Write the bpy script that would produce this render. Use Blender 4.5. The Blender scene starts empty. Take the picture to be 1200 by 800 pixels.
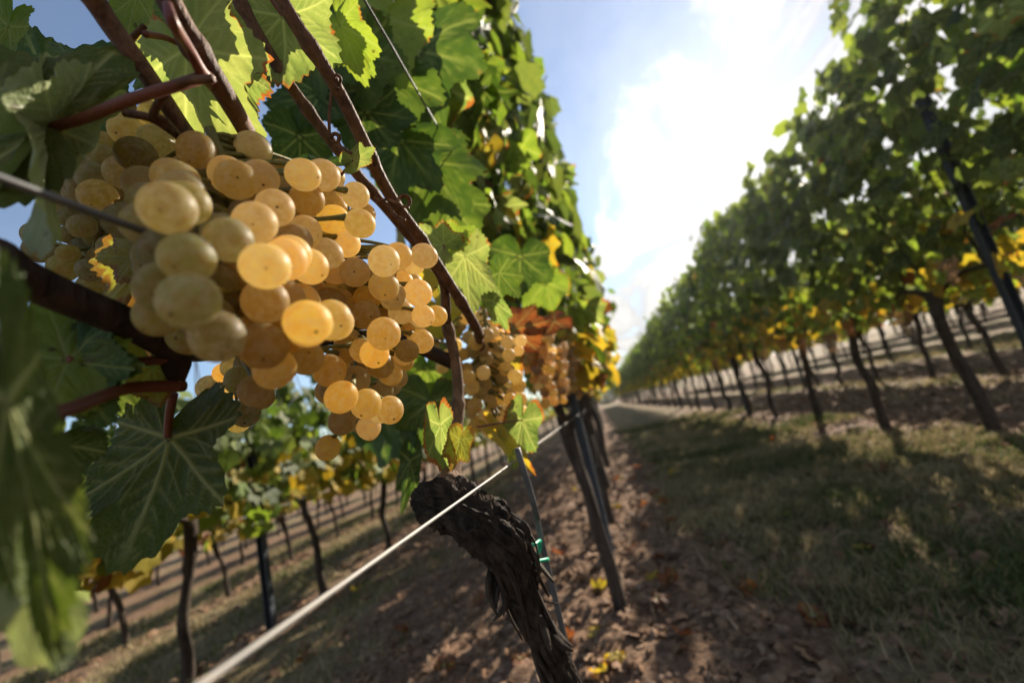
import bpy, math, random
import numpy as np
from mathutils import Matrix, Vector

random.seed(11)
RNG = np.random.default_rng(11)
scene = bpy.context.scene
C = scene.collection
PI = math.pi

# ------------------------------------------------------------------ camera
# measured in the 1200x800 photograph: vanishing point of the rows, zenith point
F = 512.2
ROWVP, ZEN = (700.0, 470.0), (-45.0, -2427.0)
CAMH = 0.64
def _cd(px, py):
    return np.array([(px - 600.0) / F, -(py - 400.0) / F, -1.0])
_Y = _cd(*ROWVP); _Y /= np.linalg.norm(_Y)
_Z = _cd(*ZEN); _Z -= _Y * _Z.dot(_Y); _Z /= np.linalg.norm(_Z)
_X = np.cross(_Y, _Z)
RC = np.array([_X, _Y, _Z])              # camera -> world rotation
CAM = np.array([0.0, 0.0, CAMH])
cam_data = bpy.data.cameras.new("camera")
cam = bpy.data.objects.new("camera", cam_data)
C.objects.link(cam)
M = Matrix([list(r) for r in RC]).to_4x4()
M.translation = CAM
cam.matrix_world = M
cam_data.sensor_width = 36.0
cam_data.lens = F / 1200.0 * 36.0
cam_data.clip_start = 0.01
cam_data.clip_end = 3000.0
cam_data.dof.use_dof = True
cam_data.dof.focus_distance = 0.25
cam_data.dof.aperture_fstop = 5.0
cam_data.dof.aperture_blades = 9
scene.camera = cam

def ray(px, py):
    return RC @ _cd(px, py)
def at(px, py, d):
    """point seen at pixel (px,py), d metres along the optical axis"""
    return CAM + ray(px, py) * d

# ------------------------------------------------------------------ sun, sky
SUN_AZ, SUN_EL = math.radians(25.0), math.radians(29.0)     # azimuth right of +Y
SUN = np.array([math.sin(SUN_AZ) * math.cos(SUN_EL), math.cos(SUN_AZ) * math.cos(SUN_EL), math.sin(SUN_EL)])
sd = bpy.data.lights.new("sun", 'SUN')
sd.energy = 5.0
sd.angle = math.radians(0.5)
sd.color = (1.0, 0.89, 0.74)
so = bpy.data.objects.new("sun", sd)
so.rotation_euler = Vector(-SUN).to_track_quat('-Z', 'Y').to_euler()
so.location = (3, 6, 5)
C.objects.link(so)

scene.view_settings.view_transform = 'Standard'
scene.view_settings.look = 'None'
scene.view_settings.gamma = 1.0
scene.view_settings.use_curve_mapping = False
scene.view_settings.exposure = 1.2
scene.render.engine = 'CYCLES'
scene.cycles.use_denoising = True
scene.cycles.max_bounces = 8
scene.cycles.diffuse_bounces = 3
scene.cycles.glossy_bounces = 2
scene.cycles.transmission_bounces = 5
scene.cycles.transparent_max_bounces = 6
scene.cycles.sample_clamp_indirect = 6.0
scene.cycles.caustics_reflective = False
scene.cycles.caustics_refractive = False

class G:
    """small node-graph helper"""
    def __init__(self, tree):
        self.t = tree; tree.nodes.clear()
    def n(self, typ, **kw):
        nd = self.t.nodes.new(typ)
        for k, v in kw.items():
            setattr(nd, k, v)
        return nd
    def set(self, sock, v):
        if hasattr(v, 'bl_rna') and isinstance(v, bpy.types.NodeSocket):
            self.t.links.new(v, sock)
        else:
            sock.default_value = v
    def math(self, op, a, b=0.0, c=0.0, clamp=False):
        nd = self.n('ShaderNodeMath', operation=op, use_clamp=clamp)
        for i, v in enumerate((a, b, c)):
            self.set(nd.inputs[i], v)
        return nd.outputs[0]
    def mix(self, f, a, b, blend='MIX'):
        nd = self.n('ShaderNodeMix', data_type='RGBA', blend_type=blend)
        self.set(nd.inputs[0], f)
        for i, v in ((6, a), (7, b)):
            if isinstance(v, (tuple, list)) and len(v) == 3:
                v = (*v, 1.0)
            self.set(nd.inputs[i], v)
        return nd.outputs[2]
    def smooth(self, x, lo, hi, a=0.0, b=1.0):
        nd = self.n('ShaderNodeMapRange', interpolation_type='SMOOTHSTEP')
        for i, v in enumerate((x, lo, hi, a, b)):
            self.set(nd.inputs[i], v)
        return nd.outputs[0]
    def noise(self, vec, scale, detail=3.0, rough=0.55, dist=0.0):
        nd = self.n('ShaderNodeTexNoise')
        if vec is not None:
            self.set(nd.inputs['Vector'], vec)
        nd.inputs['Scale'].default_value = scale
        nd.inputs['Detail'].default_value = detail
        nd.inputs['Roughness'].default_value = rough
        nd.inputs['Distortion'].default_value = dist
        return nd.outputs[0]
    def attr(self, name):
        return self.n('ShaderNodeAttribute', attribute_name=name).outputs['Fac']
    def dot(self, v, c):
        nd = self.n('ShaderNodeVectorMath', operation='DOT_PRODUCT')
        self.set(nd.inputs[0], v); self.set(nd.inputs[1], tuple(c))
        return nd.outputs['Value']

world = bpy.data.worlds.new("World")
scene.world = world
world.use_nodes = True
g = G(world.node_tree)
sky = g.n('ShaderNodeTexSky', sky_type='NISHITA')
sky.sun_disc = False
sky.sun_elevation = SUN_EL
sky.sun_rotation = SUN_AZ
sky.air_density = 1.0; sky.dust_density = 0.15; sky.ozone_density = 2.5
dirv = g.n('ShaderNodeTexCoord').outputs['Generated']
sx = g.n('ShaderNodeSeparateXYZ'); g.set(sx.inputs[0], dirv)
zz = g.math('ADD', g.math('MAXIMUM', sx.outputs[2], 0.0), 0.12)
cx_ = g.n('ShaderNodeCombineXYZ')
g.set(cx_.inputs[0], g.math('DIVIDE', sx.outputs[0], zz))
g.set(cx_.inputs[1], g.math('DIVIDE', sx.outputs[1], zz))
cp = cx_.outputs[0]
# edge of the big bright cloud sheet: the great circle through two photo directions
d1, d2 = ray(668, 330), ray(790, 0)
nn = np.cross(d2, d1); nn /= np.linalg.norm(nn)
if nn.dot(ray(1000, 100)) < 0: nn = -nn
mp = g.n('ShaderNodeMapping'); g.set(mp.inputs[0], cp)
mp.inputs['Rotation'].default_value = (0, 0, 0.45); mp.inputs['Scale'].default_value = (1.0, 0.42, 1.0)
n1 = g.noise(mp.outputs[0], 2.1, 8.0, 0.6, 0.5)
n2 = g.noise(cp, 0.55, 3.0, 0.5)
s = g.math('ADD', g.dot(dirv, nn), g.math('MULTIPLY', g.math('SUBTRACT', n1, 0.5), 1.1))
sheet = g.smooth(s, -0.02, 0.14)
wisp = g.math('MULTIPLY', g.smooth(n1, 0.44, 0.74), g.smooth(n2, 0.36, 0.62))
wisp = g.math('MULTIPLY', wisp, 0.75)
sheet = g.math('MULTIPLY', sheet, g.smooth(s, 0.40, 0.80, 1.0, 0.55))
cl = g.math('MAXIMUM', sheet, wisp)
cl = g.math('MAXIMUM', cl, 0.20)
cl = g.math('MULTIPLY', cl, g.smooth(n1, 0.25, 0.55, 0.62, 1.0))
sdot = g.math('MAXIMUM', g.dot(dirv, SUN), 0.0)
near = g.math('POWER', sdot, 9.0)
bright = g.math('MULTIPLY', g.math('ADD', 3.2, g.math('MULTIPLY', near, 4.6)), g.smooth(n1, 0.32, 0.62, 0.50, 1.05))
cc = g.n('ShaderNodeVectorMath', operation='SCALE')
cc.inputs[0].default_value = (1.0, 0.985, 0.965); g.set(cc.inputs['Scale'], bright)
skymix = g.mix(cl, sky.outputs[0], cc.outputs[0])
bg = g.n('ShaderNodeBackground'); g.set(bg.inputs[0], skymix); bg.inputs[1].default_value = 0.08
g.set(g.n('ShaderNodeOutputWorld').inputs[0], bg.outputs[0])

# ------------------------------------------------------------------ numeric helpers
def _hash(ix, iy, iz, seed):
    h = (ix * 374761393 + iy * 668265263 + iz * 2147483647 + seed * 1274126177) & 0xffffffff
    h = ((h ^ (h >> 13)) * 1274126177) & 0xffffffff
    h = (h ^ (h >> 16)) & 0xffffffff
    return h / 4294967295.0
def vnoise(p, seed=0):
    p = np.asarray(p, float)
    i = np.floor(p).astype(np.int64); f = p - i; u = f * f * (3 - 2 * f)
    out = 0.0
    for dx in (0, 1):
        for dy in (0, 1):
            for dz in (0, 1):
                w = (u[..., 0] if dx else 1 - u[..., 0]) * (u[..., 1] if dy else 1 - u[..., 1]) * (u[..., 2] if dz else 1 - u[..., 2])
                out = out + w * _hash(i[..., 0] + dx, i[..., 1] + dy, i[..., 2] + dz, seed)
    return out
def fbm(p, octaves=4, seed=0, gain=0.5):
    p = np.asarray(p, float); a, t, o = 1.0, 0.0, 0.0
    for k in range(octaves):
        o = o + a * vnoise(p * (2 ** k) + 13.7 * k, seed + k); t += a; a *= gain
    return o / t
def p2(x, y, s=1.0):
    x = np.asarray(x, float); y = np.asarray(y, float)
    return np.stack([x * s, y * s, np.zeros_like(x)], -1)

def mesh_np(name, v, faces, mats=(), attrs=None, smooth=True, fmat=None):
    me = bpy.data.meshes.new(name)
    v = np.asarray(v, np.float32)
    if isinstance(faces, np.ndarray):
        nf, k = faces.shape
        me.vertices.add(len(v)); me.vertices.foreach_set('co', v.ravel())
        me.loops.add(nf * k); me.loops.foreach_set('vertex_index', faces.astype(np.int32).ravel())
        me.polygons.add(nf); me.polygons.foreach_set('loop_start', np.arange(0, nf * k, k, dtype=np.int32))
        me.update(calc_edges=True)
    else:
        me.from_pydata(v.tolist(), [], faces)
    for m in mats: me.materials.append(m)
    for k, a in (attrs or {}).items():
        at_ = me.attributes.new(k, 'FLOAT', 'POINT')
        at_.data.foreach_set('value', np.asarray(a, np.float32))
    if fmat is not None:
        me.polygons.foreach_set('material_index', np.asarray(fmat, np.int32))
    me.polygons.foreach_set('use_smooth', [smooth] * len(me.polygons))
    me.validate()
    return me

def put(name, me, parent=None, matrix=None, label=None, cat=None, group=None, kind=None):
    """link one mesh object; `matrix` is its world matrix"""
    o = bpy.data.objects.new(name, me)
    C.objects.link(o)
    w = matrix if matrix is not None else Matrix.Identity(4)
    if parent is not None:
        o.parent = parent
        o.matrix_basis = WORLD[parent.name].inverted() @ w
    else:
        o.matrix_basis = w
    WORLD[o.name] = w.copy()
    tag(o, label, cat, group, kind)
    return o
WORLD = {}
def tag(o, label=None, cat=None, group=None, kind=None):
    if label: o['label'] = label
    if cat: o['category'] = cat
    if group: o['group'] = group
    if kind: o['kind'] = kind
    return o
def thing(name, loc, label, cat, group=None):
    o = bpy.data.objects.new(name, None)
    o.empty_display_size = 0.05
    o.location = Vector(loc); C.objects.link(o)
    WORLD[o.name] = Matrix.Translation(Vector(loc))
    return tag(o, label, cat, group)
def T(v): return Matrix.Translation(Vector(v))

def catmull(P, R, n):
    P = np.asarray(P, float); R = np.asarray(R, float)
    if len(P) == 2:
        t = np.linspace(0, 1, n)[:, None]
        return P[0] * (1 - t) + P[1] * t, R[0] * (1 - t[:, 0]) + R[1] * t[:, 0]
    L = np.r_[0, np.cumsum(np.linalg.norm(np.diff(P, axis=0), axis=1))]; L /= L[-1]
    Q = np.vstack([2 * P[0] - P[1], P, 2 * P[-1] - P[-2]])
    out = []; rr = []
    for s in np.linspace(0, 1, n):
        k = min(max(np.searchsorted(L, s, side='right') - 1, 0), len(P) - 2)
        t = (s - L[k]) / max(L[k + 1] - L[k], 1e-9)
        a, b, c, d = Q[k], Q[k + 1], Q[k + 2], Q[k + 3]
        out.append(0.5 * ((2 * b) + (c - a) * t + (2 * a - 5 * b + 4 * c - d) * t * t + (3 * b - a - 3 * c + d) * t ** 3))
        rr.append(R[k] * (1 - t) + R[k + 1] * t)
    return np.array(out), np.array(rr)
def tube(P, R, sides=8, n=None, disp=None, cap=True):
    """returns verts, faces(list), of a tube swept along P; disp(angle, s, pos)->relative radius"""
    n = n or max(2, len(P) * 5)
    P, R = catmull(P, R, n)
    Tn = np.gradient(P, axis=0); Tn /= np.linalg.norm(Tn, axis=1)[:, None] + 1e-12
    up = np.array([0, 0, 1.0]) if abs(Tn[0][2]) < 0.9 else np.array([1.0, 0, 0])
    u = np.cross(up, Tn[0]); u /= np.linalg.norm(u)
    ang = np.linspace(0, 2 * PI, sides, endpoint=False)
    L = np.r_[0, np.cumsum(np.linalg.norm(np.diff(P, axis=0), axis=1))]
    V = []
    for i in range(n):
        u = u - Tn[i] * u.dot(Tn[i]); u /= np.linalg.norm(u) + 1e-12
        w = np.cross(Tn[i], u)
        r = R[i] * np.ones(sides)
        if disp is not None: r = r * disp(ang, L[i], P[i])
        V.append(P[i] + np.outer(np.cos(ang) * r, u) + np.outer(np.sin(ang) * r, w))
    V = np.vstack(V)
    Fc = []
    for i in range(n - 1):
        for j in range(sides):
            a = i * sides + j; b = i * sides + (j + 1) % sides
            Fc.append((a, b, b + sides, a + sides))
    if cap:
        Fc.append(tuple(range(sides - 1, -1, -1)))
        Fc.append(tuple((n - 1) * sides + j for j in range(sides)))
    return V, Fc
class MB:
    """collects pieces of ONE part"""
    def __init__(self): self.v = []; self.f = []; self.n = 0
    def add(self, v, f):
        self.v.append(np.asarray(v)); self.f += [tuple(i + self.n for i in q) for q in f]; self.n += len(v)
        return self
    def mesh(self, name, mat, origin=None, smooth=True):
        v = np.vstack(self.v)
        if origin is not None: v = v - np.asarray(origin)
        return mesh_np(name, v, self.f, [mat], smooth=smooth)

# ------------------------------------------------------------------ materials
def newmat(name):
    m = bpy.data.materials.new(name); m.use_nodes = True
    return m, G(m.node_tree)
def finish(g, bsdf, disp=None):
    o = g.n('ShaderNodeOutputMaterial'); g.set(o.inputs[0], bsdf)
def principled(g, col, rough=0.6, spec=0.3, normal=None, metallic=0.0):
    b = g.n('ShaderNodeBsdfPrincipled')
    if isinstance(col, tuple) and len(col) == 3: col = (*col, 1)
    g.set(b.inputs['Base Color'], col); g.set(b.inputs['Roughness'], rough)
    b.inputs['Specular IOR Level'].default_value = spec
    b.inputs['Metallic'].default_value = metallic
    if normal is not None: g.set(b.inputs['Normal'], normal)
    return b
def bump(g, h, strength=0.5, dist=0.002):
    b = g.n('ShaderNodeBump'); g.set(b.inputs['Height'], h)
    b.inputs['Strength'].default_value = strength; b.inputs['Distance'].default_value = dist
    return b.outputs[0]

def leaf_mat(name, dark, light, yellow, autumn, burn, burncol=(0.42, 0.10, 0.02), trans=0.5, veincol=(0.30, 0.34, 0.12), mott=0.6, tint=(1.5, 1.55, 0.7), scale=70.0, spec=0.22):
    m, g = newmat(name)
    pos = g.n('ShaderNodeNewGeometry').outputs['Position']
    rnd = g.math('FRACT', g.math('ADD', g.n('ShaderNodeObjectInfo').outputs['Random'], g.attr('rnd')))
    n1 = g.noise(pos, scale, 3.0); n2 = g.noise(pos, scale * 3.1, 2.0)
    vein, edge = g.attr('vein'), g.attr('edge')
    col = g.mix(rnd, dark, light)
    col = g.mix(g.smooth(n2, 0.3, 0.75, 0.0, 0.35), col, light)
    y = g.math('ADD', autumn, g.math('MULTIPLY', g.math('SUBTRACT', n1, 0.5), mott * 2))
    y = g.math('ADD', y, g.math('MULTIPLY', g.math('SUBTRACT', rnd, 0.5), 0.5))
    y = g.math('SUBTRACT', y, g.math('MULTIPLY', vein, -0.1), clamp=True)
    col = g.mix(y, col, yellow)
    if burn > 0:
        bm = g.math('ADD', edge, g.math('MULTIPLY', g.math('SUBTRACT', g.noise(pos, scale * 0.45, 4.0), 0.5), 1.2))
        col = g.mix(g.smooth(bm, 1.12 - 0.35 * burn, 1.2 - 0.35 * burn), col, burncol)
    sp = g.smooth(g.noise(pos, scale * 1.7, 1.0), 0.73, 0.76)
    col = g.mix(g.math('MULTIPLY', sp, 0.75), col, (0.05, 0.025, 0.01))
    col = g.mix(g.math('MULTIPLY', vein, 0.75), col, veincol)
    vo = g.n('ShaderNodeTexVoronoi', feature='DISTANCE_TO_EDGE'); g.set(vo.inputs['Vector'], pos); vo.inputs['Scale'].default_value = scale * 7.0
    net = g.smooth(vo.outputs['Distance'], 0.0, 0.22)
    col = g.mix(g.math('MULTIPLY', g.math('SUBTRACT', 1.0, net), 0.06), col, veincol)
    h = g.math('ADD', g.math('MULTIPLY', vein, 0.6), g.math('ADD', g.math('MULTIPLY', n2, 0.4), g.math('MULTIPLY', net, 0.3)))
    b = principled(g, col, g.smooth(n2, 0.3, 0.7, 0.42, 0.62), spec, bump(g, h, 0.55, 0.0012))
    tcol = g.mix(1.0, col, (*tint, 1.0), 'MULTIPLY')
    tr = g.n('ShaderNodeBsdfTranslucent'); g.set(tr.inputs[0], tcol)
    mx = g.n('ShaderNodeMixShader'); mx.inputs[0].default_value = trans
    g.set(mx.inputs[1], b.outputs[0]); g.set(mx.inputs[2], tr.outputs[0])
    finish(g, mx.outputs[0])
    return m
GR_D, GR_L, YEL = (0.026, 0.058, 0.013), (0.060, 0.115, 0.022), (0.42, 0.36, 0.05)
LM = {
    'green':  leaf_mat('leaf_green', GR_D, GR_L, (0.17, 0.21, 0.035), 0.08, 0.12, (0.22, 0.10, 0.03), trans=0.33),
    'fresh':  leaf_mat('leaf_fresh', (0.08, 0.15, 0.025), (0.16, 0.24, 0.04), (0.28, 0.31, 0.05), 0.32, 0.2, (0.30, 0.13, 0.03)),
    'lime':   leaf_mat('leaf_lime', (0.13, 0.20, 0.040), (0.19, 0.26, 0.06), (0.31, 0.31, 0.09), 0.3, 0.45, (0.36, 0.10, 0.02), trans=0.5, mott=0.9, tint=(1.3, 1.35, 0.95), veincol=(0.5, 0.52, 0.18)),
    'yellow': leaf_mat('leaf_yellow', (0.30, 0.30, 0.04), (0.45, 0.38, 0.05), (0.50, 0.33, 0.05), 0.5, 0.5, (0.35,0.13,0.03), trans=0.5, tint=(1.35, 1.2, 0.5)),
    'rust':   leaf_mat('leaf_rust', (0.16, 0.045, 0.018), (0.26, 0.09, 0.028), (0.26, 0.11, 0.03), 0.25, 0.8, (0.10, 0.025, 0.012), trans=0.36, tint=(1.5, 1.0, 0.6)),
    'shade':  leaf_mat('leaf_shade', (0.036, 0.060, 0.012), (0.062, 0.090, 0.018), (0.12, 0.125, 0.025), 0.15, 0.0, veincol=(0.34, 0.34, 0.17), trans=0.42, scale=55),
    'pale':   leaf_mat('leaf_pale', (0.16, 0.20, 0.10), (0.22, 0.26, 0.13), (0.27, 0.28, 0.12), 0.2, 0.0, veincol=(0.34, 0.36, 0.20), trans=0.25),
    'olive':  leaf_mat('leaf_olive', (0.14, 0.14, 0.025), (0.22, 0.2, 0.035), (0.34, 0.27, 0.05), 0.4, 0.7, (0.18, 0.08, 0.02), trans=0.4),
}

def wood_mat(name, a, b, c, sc=(60, 60, 6), rough=0.75, bstr=0.7):
    m, g = newmat(name)
    tc = g.n('ShaderNodeTexCoord').outputs['Object']
    mp = g.n('ShaderNodeMapping'); g.set(mp.inputs[0], tc); mp.inputs['Scale'].default_value = sc
    n = g.noise(mp.outputs[0], 1.0, 5.0, 0.65, 0.4)
    n2 = g.noise(tc, 35.0, 3.0)
    col = g.mix(g.smooth(n, 0.32, 0.7), a, b)
    col = g.mix(g.smooth(n2, 0.5, 0.8, 0, 0.7), col, c)
    bb = principled(g, col, rough, 0.25, bump(g, n, bstr, 0.004))
    finish(g, bb.outputs[0]); return m
CANE = wood_mat('cane_bark', (0.06, 0.027, 0.014), (0.155, 0.075, 0.038), (0.27, 0.15, 0.08), (220, 220, 40), 0.68, 0.6)
CANED = wood_mat('old_cane_bark', (0.016, 0.009, 0.007), (0.05, 0.026, 0.017), (0.075, 0.042, 0.026), (200, 200, 40), 0.6, 0.6)
BARK = wood_mat('vine_bark', (0.012, 0.009, 0.007), (0.055, 0.040, 0.030), (0.10, 0.082, 0.058), (120, 120, 14), 0.9, 1.0)
OLDARM = wood_mat('arm_bark', (0.10, 0.06, 0.035), (0.24, 0.15, 0.09), (0.30, 0.20, 0.12), (260, 260, 30), 0.85, 0.9)
BARKF = wood_mat('row_vine_bark', (0.022, 0.016, 0.012), (0.075, 0.055, 0.042), (0.11, 0.085, 0.06), (70, 70, 9), 0.9, 1.0)
PETI = wood_mat('petiole_skin', (0.13, 0.035, 0.03), (0.17, 0.07, 0.04), (0.17, 0.11, 0.05), (90, 90, 20), 0.45, 0.1)
STEMG = wood_mat('cluster_stem_skin', (0.10, 0.10, 0.025), (0.20, 0.18, 0.05), (0.16, 0.09, 0.03), (120, 120, 60), 0.6, 0.2)
SCARD = wood_mat('grape_scar', (0.05, 0.025, 0.012), (0.11, 0.055, 0.02), (0.08, 0.04, 0.02), (400, 400, 400), 0.8, 0.2)

def metal_mat(name, a, b, rough=0.45, metallic=0.8):
    m, g = newmat(name)
    tc = g.n('ShaderNodeTexCoord').outputs['Object']
    n = g.noise(tc, 40, 4.0, 0.6)
    bb = principled(g, g.mix(g.smooth(n, 0.35, 0.7), a, b), g.smooth(n, 0.3, 0.7, rough, rough + 0.2), 0.4, bump(g, n, 0.2, 0.001), metallic)
    finish(g, bb.outputs[0]); return m
WIRE = metal_mat('galvanised_wire', (0.17, 0.165, 0.155), (0.34, 0.32, 0.29), 0.55, 0.5)
WIRED = metal_mat('weathered_wire', (0.10, 0.10, 0.105), (0.17, 0.17, 0.17), 0.5, 0.5)
POST = metal_mat('post_steel', (0.045, 0.055, 0.068), (0.08, 0.088, 0.10), 0.55, 0.35)
POSTL = metal_mat('post_steel_worn', (0.20, 0.20, 0.20), (0.30, 0.29, 0.27), 0.55, 0.5)
m, g = newmat('green_tie_plastic')
finish(g, principled(g, g.mix(g.noise(None, 60), (0.01, 0.30, 0.16), (0.02, 0.42, 0.25)), 0.4, 0.5).outputs[0]); TIE = m

def grape_mat(name, a, b, c, sss=1.0, rad=0.010, through=0.72, tint=(1.84, 1.74, 1.70)):
    m, g = newmat(name)
    tc = g.n('ShaderNodeTexCoord').outputs['Object']
    rnd = g.n('ShaderNodeObjectInfo').outputs['Random']
    off = g.n('ShaderNodeVectorMath', operation='ADD'); g.set(off.inputs[0], tc)
    cmb = g.n('ShaderNodeCombineXYZ'); g.set(cmb.inputs[0], g.math('MULTIPLY', rnd, 37.0)); g.set(cmb.inputs[1], g.math('MULTIPLY', rnd, 91.0)); g.set(off.inputs[1], cmb.outputs[0])
    v = off.outputs[0]
    n1 = g.noise(v, 1.6, 3.0); n2 = g.noise(v, 9.0, 2.0)
    col = g.mix(g.smooth(rnd, 0.0, 1.0), a, b)
    col = g.mix(g.smooth(n1, 0.40, 0.70, 0.0, 0.9), col, c)
    hs = g.n('ShaderNodeHueSaturation'); g.set(hs.inputs['Color'], col); g.set(hs.inputs['Value'], g.smooth(g.math('FRACT', g.math('MULTIPLY', rnd, 7.3)), 0.0, 1.0, 0.72, 1.12)); g.set(hs.inputs['Saturation'], g.smooth(g.math('FRACT', g.math('MULTIPLY', rnd, 3.7)), 0.0, 1.0, 0.85, 1.12)); col = hs.outputs[0]
    # tiny brown lenticels on the skin
    vo = g.n('ShaderNodeTexVoronoi'); g.set(vo.inputs['Vector'], v); vo.inputs['Scale'].default_value = 3.4
    sp = g.math('MULTIPLY', g.smooth(vo.outputs['Distance'], 0.05, 0.10, 1.0, 0.0), g.smooth(g.noise(v, 2.3, 1.0), 0.5, 0.56))
    col = g.mix(g.math('MULTIPLY', sp, 0.8), col, (0.10, 0.045, 0.015))
    # waxy bloom
    col = g.mix(g.smooth(g.noise(v, 2.6, 5.0, .7), 0.38, 0.66, 0.0, 0.42), col, (0.50, 0.50, 0.44))
    b_ = principled(g, col, g.smooth(n2, 0.3, 0.7, 0.40, 0.58), 0.35)
    b_.inputs['Subsurface Weight'].default_value = sss
    b_.inputs['Subsurface Radius'].default_value = (1.0, 0.55, 0.16)
    b_.inputs['Subsurface Anisotropy'].default_value = 0.5
    b_.inputs['Subsurface Scale'].default_value = rad
    # thin skin over clear flesh: most light passes through and leaves on the far side
    tr = g.n('ShaderNodeBsdfTranslucent'); g.set(tr.inputs[0], g.mix(1.0, col, (*tint, 1.0), 'MULTIPLY'))
    mx = g.n('ShaderNodeMixShader'); mx.inputs[0].default_value = through
    g.set(mx.inputs[1], b_.outputs[0]); g.set(mx.inputs[2], tr.outputs[0])
    finish(g, mx.outputs[0]); return m
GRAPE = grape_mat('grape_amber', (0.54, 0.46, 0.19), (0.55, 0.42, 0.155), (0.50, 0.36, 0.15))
GRAPEGSHADE = grape_mat('grape_green_shade', (0.31, 0.31, 0.125), (0.38, 0.33, 0.12), (0.34, 0.25, 0.11))  # greener grapes, also darkened: shade on the left bunches put into the colour
GRAPEB = grape_mat('grape_brown', (0.44, 0.30, 0.13), (0.50, 0.37, 0.15), (0.33, 0.19, 0.10))

# ------------------------------------------------------------------ leaves
_T = np.radians([0, 7, 14, 22, 28, 36, 44, 51, 58, 66, 75, 82, 92, 103, 114, 126, 140, 152, 163, 172, 180])
_R = np.array([1.0, .95, .86, .76, .72, .78, .87, .92, .87, .79, .70, .665, .70, .755, .72, .67, .63, .57, .44, .24, .10])
def leaf_geo(nth, nr, seed, fold=0.15, curl=0.15, wave=0.08, deep=1.0, teeth=0.06, bull=0.02, twist=0.0, cut=0.0):
    rs = np.random.default_rng(seed)
    th = -PI + 2 * PI * (np.arange(nth) + 0.5) / nth
    R = _R.copy(); R = 0.78 + (R - 0.78) * deep; R[-3:] = _R[-3:]
    jit = np.interp(th, np.linspace(-PI, PI, 12), np.r_[(j := rs.normal(1, 0.05, 11)), j[0]])
    r = np.interp(np.abs(th), _T, R) * jit
    if cut: r = r * (1 - .8 * np.clip((th - cut) / .25, 0, 1))
    if teeth > 0:
        ph = (np.abs(th) + 0.02 * np.sin(7 * th + seed)) * 46 / (2 * PI)
        saw = 1 - np.abs(2 * (ph % 1.0) - 1)
        amp = teeth * (0.7 + 0.6 * vnoise(p2(th * 5, th * 0 + seed), seed))
        r = r * (1 + amp * (saw - 0.6) * np.clip((PI - np.abs(th)) * 3, 0, 1))
    s = (np.arange(nr) + 1) / nr
    rr = np.outer(s, r); TH = np.outer(np.ones(nr), th); S = np.outer(s, np.ones(nth))
    x = np.r_[0, (rr * np.sin(TH)).ravel()]; y = np.r_[0, (rr * np.cos(TH)).ravel()]
    S = np.r_[0, S.ravel()]; TH = np.r_[0, TH.ravel()]
    # veins
    segs = []
    for t0, ln in ((0, .97), (0.89, .88), (-0.89, .88), (1.80, .70), (-1.80, .70)):
        d = np.array([math.sin(t0), math.cos(t0)])
        segs.append((np.zeros(2), d * ln, 1.0))
        if nr >= 8:
            for k, f in enumerate(np.linspace(0.18, 0.86, 5) + rs.normal(0, .03, 5)):
                for sg in (-1, 1):
                    a = t0 + sg * rs.uniform(0.50, 0.95)
                    q = d * ln * (f + 0.03 * sg)
                    l2 = (0.42 * (1 - f) + 0.12) * rs.uniform(.6, 1.05)
                    segs.append((q, q + np.array([math.sin(a), math.cos(a)]) * l2, 0.45))
    P = np.stack([x, y], 1); vein = np.zeros(len(x)); dmin = np.full(len(x), 9.0)
    for a, b, w in segs:
        ab = b - a; t = np.clip(((P - a) @ ab) / (ab @ ab), 0, 1)
        d = np.linalg.norm(P - a - t[:, None] * ab, axis=1)
        wd = (0.020 * (1 - 0.6 * t) + 0.004) * (1.0 if w > 0.9 else 0.62)
        if nr < 8: wd = wd * 1.4
        vein = np.maximum(vein, (1.0 if w > .9 else .42) * np.exp(-(d / wd) ** 2)); dmin = np.minimum(dmin, d * (1.0 if w > .9 else 1.5))
    rad = np.hypot(x, y)
    z = fold * np.abs(x) * (1 - 0.4 * rad) - curl * rad ** 2 + wave * np.sin(TH * 3 + rs.uniform(0, 6)) * S ** 2 * rad
    z += 0.5 * wave * np.sin(TH * 7 + rs.uniform(0, 6)) * S ** 3 + twist * x * y
    z += 0.05 * (vnoise(np.stack([x * 2.5, y * 2.5, x * 0 + seed], 1), seed) - 0.5)
    z += bull * (np.clip(dmin / 0.09, 0, 1) ** 0.6) * (1 + 0.8 * (vnoise(np.stack([x * 14, y * 14, x * 0], 1), seed + 3) - 0.5))
    V = np.stack([x, y, z], 1)
    Fc = [(0, 1 + j, 1 + (j + 1) % nth) for j in range(nth)]
    Q = []
    for i in range(nr - 1):
        for j in range(nth):
            a = 1 + i * nth + j; b = 1 + i * nth + (j + 1) % nth
            Q.append((a, a + nth, b + nth, b))
    Fc = [(a, b, c) for a, c, b in Fc]
    return V, Fc + Q, {'vein': vein, 'edge': S}
def leaf_mesh(name, mat, **kw):
    v, f, a = leaf_geo(**kw)
    return mesh_np(name, v, f, [mat], a)
# shared meshes for the leaves of the canopy
CAN = {}
for key in ('green', 'fresh', 'lime', 'yellow', 'rust', 'shade'):
    CAN[key] = [leaf_mesh('canopy_leaf', LM[key], nth=60, nr=4, seed=100 + k, fold=(-.1, .22, .3, .05)[k], curl=(.25, .1, .3, -.15)[k],
                          wave=(.10, .16, .08, .14)[k], deep=(1.0, 1.25, .8, 1.1)[k], teeth=.10, bull=.02) for k in range(4)]

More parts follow.
